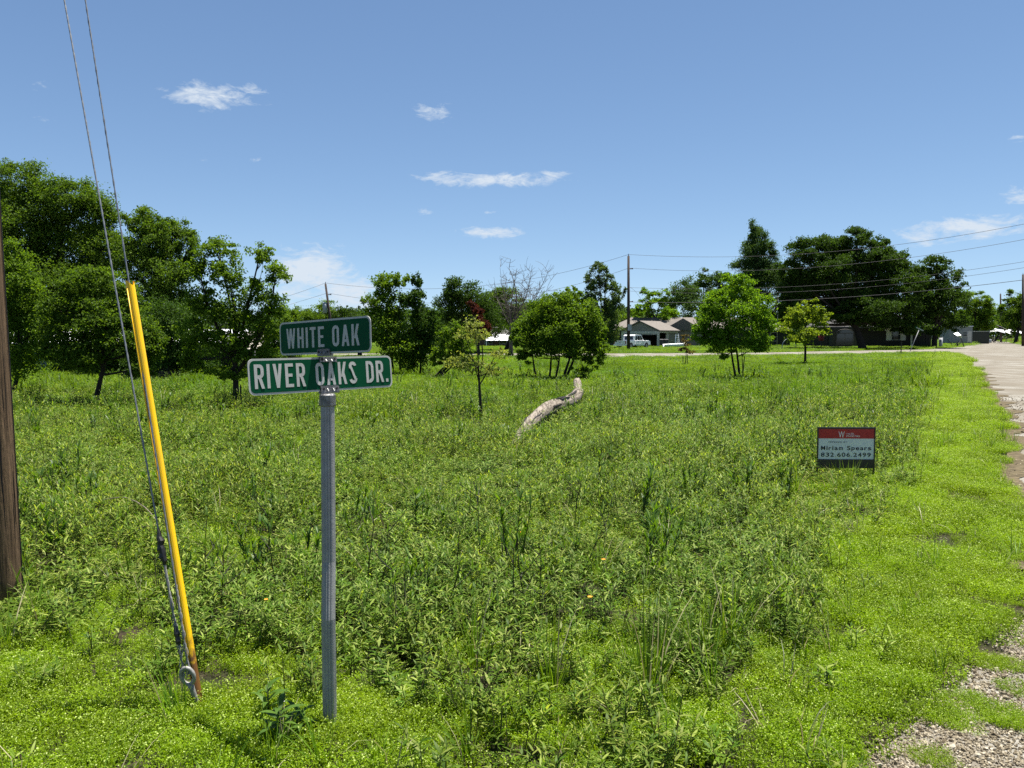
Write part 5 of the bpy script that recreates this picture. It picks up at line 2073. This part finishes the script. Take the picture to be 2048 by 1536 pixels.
NM().box(P(1822, 690, 110).x - h2a.x, P(1870, 690, 110).x - h2a.x, -2.0, -.7, 2.86, 2.98).build('porch_roof', 'shingle_dark', h2)
boards(h2, wx1 + 1.4, P(1858, 690, 112).x - h2a.x, -.002, 0, 2.8, .45, 'siding_olive')

# --- centre house
h3a, h3b = P(955, 690, 118), P(1050, 690, 118)
hw3 = h3b.x - h3a.x
h3 = bld('brick_house', 'brick house with grey roof and white metal awning behind the round clump', h3a.x, h3a.y, 0)
NM().box(0, hw3, 0, 7, 0, 2.0).build('wall', 'brick_dark', h3)
r_ = NM()
r_.add([(-.5, -.5, 1.95), (hw3 + .5, -.5, 1.95), (hw3 + .5, 7.5, 1.95), (-.5, 7.5, 1.95), (-.5, 3.5, 3.15), (hw3 + .5, 3.5, 3.15)], [(0, 1, 5, 4), (2, 3, 4, 5), (1, 2, 5), (3, 0, 4), (3, 2, 1, 0)])
r_.build('roof', 'shingle_grey', h3)
ax0, ax1 = P(972, 690, 116).x - h3a.x, P(1022, 690, 116).x - h3a.x
for i in range(10):
    a, b = ax0 + (ax1 - ax0) * i / 10, ax0 + (ax1 - ax0) * (i + 1) / 10
    NM().poly([(a + .015, -.55, 1.86), (b - .015, -.55, 1.86), (b - .015, -2.6, .98), (a + .015, -2.6, .98)], (0, 0, .04)).build('awning_panel', 'white_metal', h3)
for x in (ax0 + .1, ax1 - .1):
    NM().box(x - .05, x + .05, -2.55, -2.45, 0, .98).build('awning_post', 'white_metal', h3)
for x in (1.2, 3.4):
    windowed(h3, x, x + 1, .5, 1.5, -.01, (2, 1))
w3 = P(886, 700, 118)
sh = bld('white_shed', 'small white shed glimpsed left of the leaning bush', w3.x, w3.y, 0, 'shed')
NM().box(-.5, .5, 0, 1.4, 0, 1.75).build('wall', 'white_metal', sh)
NM().poly([(-.6, -.1, 1.75), (.6, -.1, 1.75), (0, -.1, 2.05)], (0, 1.6, 0)).build('roof', 'shingle_grey', sh)
NM().box(-.3, .3, -.03, -.002, .05, 1.5).build('door', 'trim_pale', sh)

# --- low shed and plank fence on the left
s0, s1 = P(-120, 760, 33), P(545, 760, 33)
sw = s1.x - s0.x
sl = bld('low_shed', 'long low shed with a white metal roof behind the left trees', s0.x, s0.y, 0, 'shed')
dx0, dx1 = P(30, 760, 33).x - s0.x, P(72, 760, 33).x - s0.x
NM().box(0, dx0, 0, 3, 0, 1.45).build('wall', 'siding_dark', sl)
NM().box(dx0, dx1, 2.0, 3, 0, 1.45).build('dark_recess', 'interior_dark', sl)
gx = P(104, 760, 33).x - s0.x
for i in range(4):
    a, b = dx1 + (gx - dx1) * i / 4, dx1 + (gx - dx1) * (i + 1) / 4
    NM().box(a + .008, b - .008, -.03, 3, .0, 1.4).build('door_board', 'siding_green', sl)
NM().box(gx, sw, 0, 3, 0, 1.45).build('wall', 'siding_dark', sl)
k = 26
for i in range(k):
    a, b = -.3 + (sw + .6) * i / k, -.3 + (sw + .6) * (i + 1) / k
    NM().poly([(a + .006, -.35, 1.40), (b - .006, -.35, 1.40), (b - .006, 3.3, 2.02), (a + .006, 3.3, 2.02)], (0, 0, .03)).build('roof_sheet', 'white_metal', sl)
f0, f1 = P(243, 778, 26), P(352, 778, 26)
fe = thing('plank_fence', 'dark plank fence behind the yellow guard', 'fence', (f0.x, f0.y, 0))
n = 16
rs = random.Random(6)
for i in range(n):
    a = (f1.x - f0.x) * i / n
    b = (f1.x - f0.x) * (i + 1) / n
    h = .52 + rs.uniform(-.04, .04)
    NM().box(a + .006, b - .006, 0, .02, 0, h).build('plank', 'siding_dark', fe)
NM().box(0, f1.x - f0.x, .021, .06, .3, .38).build('rail', 'siding_dark', fe)

# satellite dish in the bushes
d0 = P(507, 760, 28)
ds = thing('satellite_dish', 'pale round dish half hidden in the bushes behind the open tree', 'dish', (d0.x, d0.y, 0))
simple('dish_beige', (.42, .38, .30), .6)
dc = P(507, 684, 28) - Vector((d0.x, d0.y, 0))
nm = NM()
nr_, ns = 5, 24
vs, fs = [], []
for i in range(nr_ + 1):
    r = .42 * i / nr_
    for k in range(ns):
        a = 2 * math.pi * k / ns
        q = Vector((r * math.cos(a), -.5 * r * r, r * math.sin(a)))
        q.rotate(Matrix.Rotation(R(-35), 3, 'X'))
        vs.append(tuple(dc + q))
for i in range(nr_):
    for k in range(ns):
        fs.append((i * ns + k, i * ns + (k + 1) % ns, (i + 1) * ns + (k + 1) % ns, (i + 1) * ns + k))
nm.add(vs, fs)
o = nm.build('reflector', 'dish_beige', ds, True)
o.modifiers.new('thick', 'SOLIDIFY').thickness = .02
NM().tube([(0, .1, 0), (dc.x, .1, dc.z)], .03, 8).build('mast', 'galvanised', ds, True)
NM().tube([dc + Vector((0, 0, -.35)), dc + Vector((0, -.45, .0))], .012, 6).build('feed_arm', 'galvanised', ds, True)

# --- pale trailer and scrap, far right
t0, t1 = P(1897, 690, 150), P(1944, 690, 150)
tw = t1.x - t0.x
tr = bld('pale_trailer', 'pale grey trailer home beyond the end of the oaks', t0.x, t0.y, 0, 'trailer')
NM().box(0, tw, 0, 3, .35, 3.5).build('body', 'siding_pale', tr)
NM().box(-.1, tw + .1, -.1, 3.1, 3.5, 3.62).build('roof', 'white_metal', tr)
NM().box(0, tw, .05, 2.9, 0, .35).build('skirt', 'siding_dark', tr)
for x in (.9, 2.7):
    windowed(tr, x, x + .8, 1.6, 2.5, -.01, (1, 2))
NM().box(tw - .95, tw - .2, -.03, -.002, .5, 2.6).build('door', 'trim_pale', tr)
t2, t3 = P(1944, 690, 165), P(1978, 690, 165)
wl = thing('grey_wall', 'low grey wall right of the pale trailer', 'wall', (t2.x, t2.y, 0))
NM().box(0, t3.x - t2.x, 0, .2, 0, 2.6).build('wall_panel', 'siding_olive', wl)
NM().box(-.05, t3.x - t2.x + .05, -.03, .23, 2.6, 2.7).build('coping', 'trim_pale', wl)


def bent_sheet(px, py, D, w, d, rx, ry, rz, label, mat='scrap_metal', z=.1, crease=.4):
    q = P(px, py, D)
    nm = NM()
    vs = [(-w / 2, -d / 2, 0), (0, -d / 2, crease), (w / 2, -d / 2, .05), (-w / 2, d / 2, 0), (0, d / 2, crease * 1.2), (w / 2, d / 2, .1)]
    nm.add(vs, [(0, 1, 4, 3), (1, 2, 5, 4)])
    o = nm.build('metal_sheet', mat)
    o.modifiers.new('thick', 'SOLIDIFY').thickness = .03
    o.location = (q.x, q.y, q.z)
    o.rotation_euler = (R(rx), R(ry), R(rz))
    return tag(o, label, 'metal sheet', 'sheets of scrap metal')


bent_sheet(1948, 668, 205, 4.0, 2.4, 30, -12, 15, 'large bent white metal sheet lying left of the scrap heap', 'white_metal', .1, .8)
bent_sheet(1993, 662, 190, 3.4, 2.2, 22, 6, -20, 'wide pale sheet on the left of the scrap heap')
bent_sheet(2008, 658, 191, 5.0, .9, 12, 24, 10, 'long white panel propped diagonally on the scrap heap', 'white_metal', .3, .2)
bent_sheet(2022, 664, 190, 3.0, 1.6, 25, -8, 30, 'crumpled pale sheet in the middle of the scrap heap')
bent_sheet(2036, 666, 188, 2.4, 1.2, 15, 12, -40, 'small bright sheet on the right of the scrap heap', 'white_metal')
bent_sheet(1915, 672, 118, 1.1, .8, 30, 20, 30, 'small white scrap sheet beside the porch of the shaded house', 'white_metal')
simple('rust_red', (.22, .06, .04), .8)
simple('junk_dark', (.05, .05, .05), .8)
rs = random.Random(31)
for i, (px, py, D, m_, lab) in enumerate([(2030, 664, 187, 'rust_red', 'reddish pipes sticking out of the scrap heap'), (2041, 664, 186, 'rust_red', 'reddish bent rods at the right end of the scrap heap'), (1918, 671, 118, 'junk_dark', 'dark rods piled beside the porch'), (1988, 667, 189, 'junk_dark', 'dark bars under the left of the scrap heap'), (2008, 663, 187, 'junk_dark', 'dark bars under the middle of the scrap heap')]):
    q = P(px, py, D)
    b = Vector((q.x, q.y, float(mound_h(q.x, q.y))))
    root = thing('scrap_rods', lab, 'scrap', tuple(b))
    for k in range(8):
        a = Vector((rs.uniform(-1.1, 1.1), rs.uniform(-.5, .5), 0))
        e_ = a + Vector((rs.uniform(-1.2, 1.2), rs.uniform(-.4, .4), rs.uniform(.4, 1.6)))
        NM().tube([a, a.lerp(e_, .5) + Vector((0, 0, .1)), e_], .05, 6).build('rod', m_, root)
for i, (px, py, D, lab, r_, h_) in enumerate([(1882, 671, 112, 'white bucket standing beside the porch post', .26, 1.5), (1980, 670, 186, 'white drum left of the scrap heap', .35, .9)]):
    q = P(px, py, D)
    root = thing('bucket', lab, 'bucket', (q.x, q.y, float(mound_h(q.x, q.y))))
    NM().tube([(0, 0, 0), (0, 0, .05), (0, 0, h_)], [r_ * .8, r_ * .85, r_], 14).build('body', 'scrap_metal', root, True)
    NM().tube([(0, 0, h_), (0, 0, h_ + .05)], [r_ * 1.08, r_ * 1.08], 14).build('rim', 'trim_pale', root)

# --- leaning street sign by the cross road, thin post
b = G(1818, 706)
t_ = P(1838, 660, b.y)
root = thing('leaning_street_sign', 'small green street sign leaning right at the far corner', 'street sign', (b.x, b.y, 0))
d = t_ - Vector((b.x, b.y, 0))
NM().tube([Vector((0, 0, -.1)), d], .035, 10).build('post', 'galvanised', root, True)
ez = d.normalized()
for a_, z_, w_ in ((R(10), .12, 1.0), (R(65), .32, .8)):
    exv = Vector((math.cos(a_), math.sin(a_), 0))
    exv = (exv - ez * exv.dot(ez)).normalized()
    eyv = ez.cross(exv)
    M = Matrix(((exv.x, eyv.x, ez.x, d.x + ez.x * z_), (exv.y, eyv.y, ez.y, d.y + ez.y * z_), (exv.z, eyv.z, ez.z, d.z + ez.z * z_), (0, 0, 0, 1)))
    o = NM().poly([(x, .003, y) for x, y in rounded(w_, .19, .03)], (0, -.006, 0)).build('sign_blade', 'sign_green', root)
    o.matrix_local = M
    for s_ in range(6):
        x = -w_ * .38 + s_ * w_ * .15
        NM().box(x, x + w_ * .1, -.006, -.0035, -.05, .05).build('letter', 'sign_white', o)
b = G(1802, 710)
nm = NM().tube([(b.x, b.y, -.1), (b.x, b.y, 1.0), (b.x, b.y, P(1802, 684, b.y).z)], .04, 8)
put(nm, 'thin_post', 'stake_wood', 'thin dark post left of the leaning street sign', 'post', origin=(b.x, b.y, 0))

# --- flag
b = P(1554, 690, 118)
root = thing('flag_pole', 'limp red and white flag hanging on a pole between the two right houses', 'flag', (b.x, b.y, 0))
tz = P(1554, 594, 118).z
NM().tube([(0, 0, 0), (0, 0, tz + .4)], [.06, .04], 8).build('pole', 'galvanised', root, True)
simple('flag_red', (.30, .03, .04), .8)
for i in range(7):
    z = tz - .05 - i * .02
    nm = NM()
    vs, fs = [], []
    for k in range(9):
        f_ = k / 8
        for s_ in range(2):
            u_ = (i + s_) / 7
            vs.append((-.06 - .55 * u_ * (.4 + .6 * f_), .12 * math.sin(u_ * 9 + f_ * 2), tz - f_ * 1.9 - .5 * u_))
    for k in range(8):
        fs.append((2 * k, 2 * k + 1, 2 * k + 3, 2 * k + 2))
    o = nm.add(vs, fs).build('flag_stripe', 'flag_red' if i % 2 == 0 else 'sign_white', root, True)
    o.modifiers.new('thick', 'SOLIDIFY').thickness = .01

# --- ladder, bins, mower things by the carport
q = P(1355, 696, 111)
root = thing('step_ladder', 'pale step ladder standing at the right end of the carport', 'ladder', (q.x, q.y, 0))
for s_ in (-1, 1):
    NM().tube([(s_ * .32, 0, 0), (s_ * .18, .35, 2.0)], .04, 6).build('rail', 'white_metal', root)
    NM().tube([(s_ * .30, .8, 0), (s_ * .17, .4, 2.0)], .03, 6).build('back_rail', 'white_metal', root)
for k in range(6):
    f_ = (k + .7) / 6.6
    NM().box(-.32 + .14 * f_, .32 - .14 * f_, .35 * f_ - .06, .35 * f_ + .06, 2.0 * f_ - .02, 2.0 * f_ + .02).build('step', 'white_metal', root)
for px, lab in ((1324, 'dark wheeled bin under the carport'), (1331, 'second dark wheeled bin under the carport')):
    q = P(px, 696, 113)
    root = thing('wheeled_bin', lab, 'bin', (q.x, q.y, 0))
    NM().poly([(-.28, -.3, .08), (.28, -.3, .08), (.33, -.36, 1.1), (-.33, -.36, 1.1)], (0, .6, 0)).build('body', 'junk_dark', root)
    NM().poly([(-.35, -.42, 1.1), (.35, -.42, 1.1), (.35, .3, 1.18), (-.35, .3, 1.18)], (0, 0, .06)).build('lid', 'junk_dark', root)
    for s_ in (-1, 1):
        NM().tube([(s_ * .3, .28, .1), (s_ * .36, .28, .1)], .1, 12).build('wheel', 'black_tape', root)
q = P(1349, 697, 109)
root = thing('small_boat', 'low white hull lying in the grass right of the carport', 'boat', (q.x, q.y, 0), R(8))
sec_ = []
vs, fs = [], []
n = 9
for i in range(n):
    f_ = i / (n - 1)
    w_ = .62 * math.sin(math.pi * min(1, .18 + f_ * .82)) ** .6
    for k, (a_, z_) in enumerate(((-1, .55), (-.75, .2), (0, .02), (.75, .2), (1, .55))):
        vs.append((-1.6 + 3.4 * f_, a_ * w_, z_ + .15 * f_ * f_ * (1 if k in (0, 4) else .6)))
for i in range(n - 1):
    for k in range(4):
        fs.append((i * 5 + k, i * 5 + k + 1, (i + 1) * 5 + k + 1, (i + 1) * 5 + k))
fs.append((0, 1, 2, 3, 4))
o = NM().add(vs, fs).build('hull', 'white_metal', root, True)
o.modifiers.new('thick', 'SOLIDIFY').thickness = .04
NM().box(-.4, -.1, -.55, .55, .42, .46).build('thwart', 'trim_pale', root)
NM().box(.6, .85, -.5, .5, .45, .49).build('thwart', 'trim_pale', root)
q = P(1578, 700, 100)
root = thing('garden_hoop', 'pale hoop arching out of the lawn behind the yellowish tree', 'hoop', (q.x, q.y, 0))
NM().tube([(.9 * math.cos(R(a)), 0, 1.05 * math.sin(R(a)) + .3) for a in range(0, 181, 12)], .05, 6).build('hoop_tube', 'transformer_grey', root, True)
for s_ in (-1, 1):
    NM().tube([(s_ * .9, 0, 0), (s_ * .9, 0, .31)], .05, 6).build('hoop_leg', 'transformer_grey', root)
q = P(1642, 697, 103)
root = thing('red_planter', 'red tub by the shaded house wall', 'tub', (q.x, q.y, 0))
simple('tub_red', (.22, .018, .01), .6)
zt = P(1642, 671, 103).z
NM().tube([(0, 0, zt - .7), (0, 0, zt - .65), (0, 0, zt)], [.25, .3, .36], 16).build('tub', 'tub_red', root, True)
NM().tube([(0, 0, 0), (0, 0, zt - .7)], .08, 8).build('stand', 'junk_dark', root)
# yellow flowering shrub behind the sapling
tree('yellow_shrub', 'small yellow flowering shrub behind the thin sapling', 'shrub', (1000, 716), 66, [(1002, 702, 8, 8), (994, 708, 9, 6)], 'leaf_pale', 5, 2.0, .03, 60)

# ================================================================== pickup truck
simple('truck_white', (.88, .88, .88), .25, 0, .5, .02)
simple('tyre_black', (.012, .012, .012), .85)
simple('rim_steel', (.35, .35, .36), .4, .7)
simple('lamp_red', (.25, .01, .01), .3)
simple('chrome', (.6, .6, .6), .25, .9)
tb_ = P(1240, 699, 101)
tk_ = thing('pickup_truck', 'white crew cab pickup truck parked by the carport', 'pickup truck', (tb_.x, tb_.y, 0), R(47))
L_, W_ = 5.7, 1.95      # x forward, right side is -y


def side_poly(pts, y0, y1, name, mat, parent):
    return NM().poly([(x, y0, z) for x, z in pts], (0, y1 - y0, 0)).build(name, mat, parent)


hw_ = W_ / 2
body = side_poly([(2.15, .55), (2.15, 1.05), (5.5, 1.05), (5.7, .95), (5.72, .55), (5.2, .45), (2.3, .45)], -hw_, hw_, 'front_body', 'truck_white', tk_)
side_poly([(4.05, 1.05), (4.15, 1.18), (5.35, 1.10), (5.55, 1.0), (5.5, 1.04)], -hw_ + .06, hw_ - .06, 'bonnet', 'truck_white', tk_)
cab = side_poly([(1.95, 1.05), (2.05, 1.72), (2.25, 1.86), (3.45, 1.88), (3.65, 1.80), (4.22, 1.08)], -hw_ + .10, hw_ - .10, 'cab', 'truck_white', tk_)
for x0_, x1_, t0_, t1_ in ((2.22, 2.62, 2.3, 2.62), (2.72, 3.28, 2.72, 3.28), (3.38, 4.0, 3.38, 3.55)):
    for s_ in (-1, 1):
        y_ = s_ * (hw_ - .10)
        NM().poly([(x0_, y_, 1.14), (x1_, y_, 1.14), (t1_, y_, 1.72), (t0_, y_, 1.72)], (0, s_ * .012, 0)).build('side_window', 'window_glass', cab)
NM().poly([(2.0, -.7, 1.2), (2.0, .7, 1.2), (2.06, .66, 1.68), (2.06, -.66, 1.68)], (-.03, 0, .0)).build('rear_window', 'window_glass', cab)
NM().poly([(3.72, -.72, 1.72), (3.72, .72, 1.72), (4.18, .78, 1.14), (4.18, -.78, 1.14)], (.03, 0, .02)).build('windscreen', 'window_glass', cab)
for s_ in (-1, 1):
    side_poly([(0, .5), (0, 1.08), (1.95, 1.08), (1.95, .5), (1.75, .45), (.4, .45)], s_ * hw_, s_ * (hw_ - .12), 'bed_side', 'truck_white', tk_)
    for x_ in (2.95, 3.95):
        NM().box(x_ - .2, x_ - .05, s_ * hw_, s_ * (hw_ + .03), .92, .97).build('door_handle', 'black_tape', body)
    NM().box(4.05, 4.25, s_ * (hw_ + .0), s_ * (hw_ + .22), 1.1, 1.3).build('door_mirror', 'black_tape', cab)
    NM().box(-.025, .0, s_ * (hw_ - .16), s_ * hw_, .68, 1.02).build('tail_lamp', 'lamp_red', tk_)
    NM().box(5.70, 5.735, s_ * .62, s_ * .92, .72, .9).build('headlight', 'window_glass', tk_)
    NM().box(2.1, 4.1, s_ * hw_, s_ * (hw_ + .015), .62, .68).build('side_moulding', 'chrome', tk_)
NM().box(0, 1.95, -hw_ + .12, hw_ - .12, .5, .6).build('bed_floor', 'junk_dark', tk_)
tg = NM().box(-.02, .08, -hw_ + .16, hw_ - .16, .6, 1.08).build('tailgate', 'truck_white', tk_)
NM().box(-.04, -.021, -.16, .16, .86, .94).build('handle', 'black_tape', tg)
NM().box(-.16, -.021, -hw_ + .05, hw_ - .05, .42, .58).build('rear_bumper', 'chrome', tk_)
NM().box(5.725, 5.86, -hw_ + .03, hw_ - .03, .42, .62).build('front_bumper', 'chrome', tk_)
for x_ in (1.1, 4.75):
    for s_ in (-1, 1):
        wh = NM().tube([(x_, s_ * (hw_ - .24), .38), (x_, s_ * (hw_ - .21), .38), (x_, s_ * (hw_ + .0), .38), (x_, s_ * (hw_ + .02), .38)], [.33, .38, .38, .33], 24).build('wheel', 'tyre_black', tk_)
        NM().tube([(x_, s_ * (hw_ + .005), .38), (x_, s_ * (hw_ + .028), .38)], [.22, .18], 18).build('rim', 'rim_steel', wh)
        NM().poly([(x_ + .47 * math.cos(R(a)), s_ * hw_, .38 + .47 * math.sin(R(a))) for a in range(0, 181, 15)], (0, s_ * .012, 0)).build('wheel_arch', 'junk_dark', tk_)
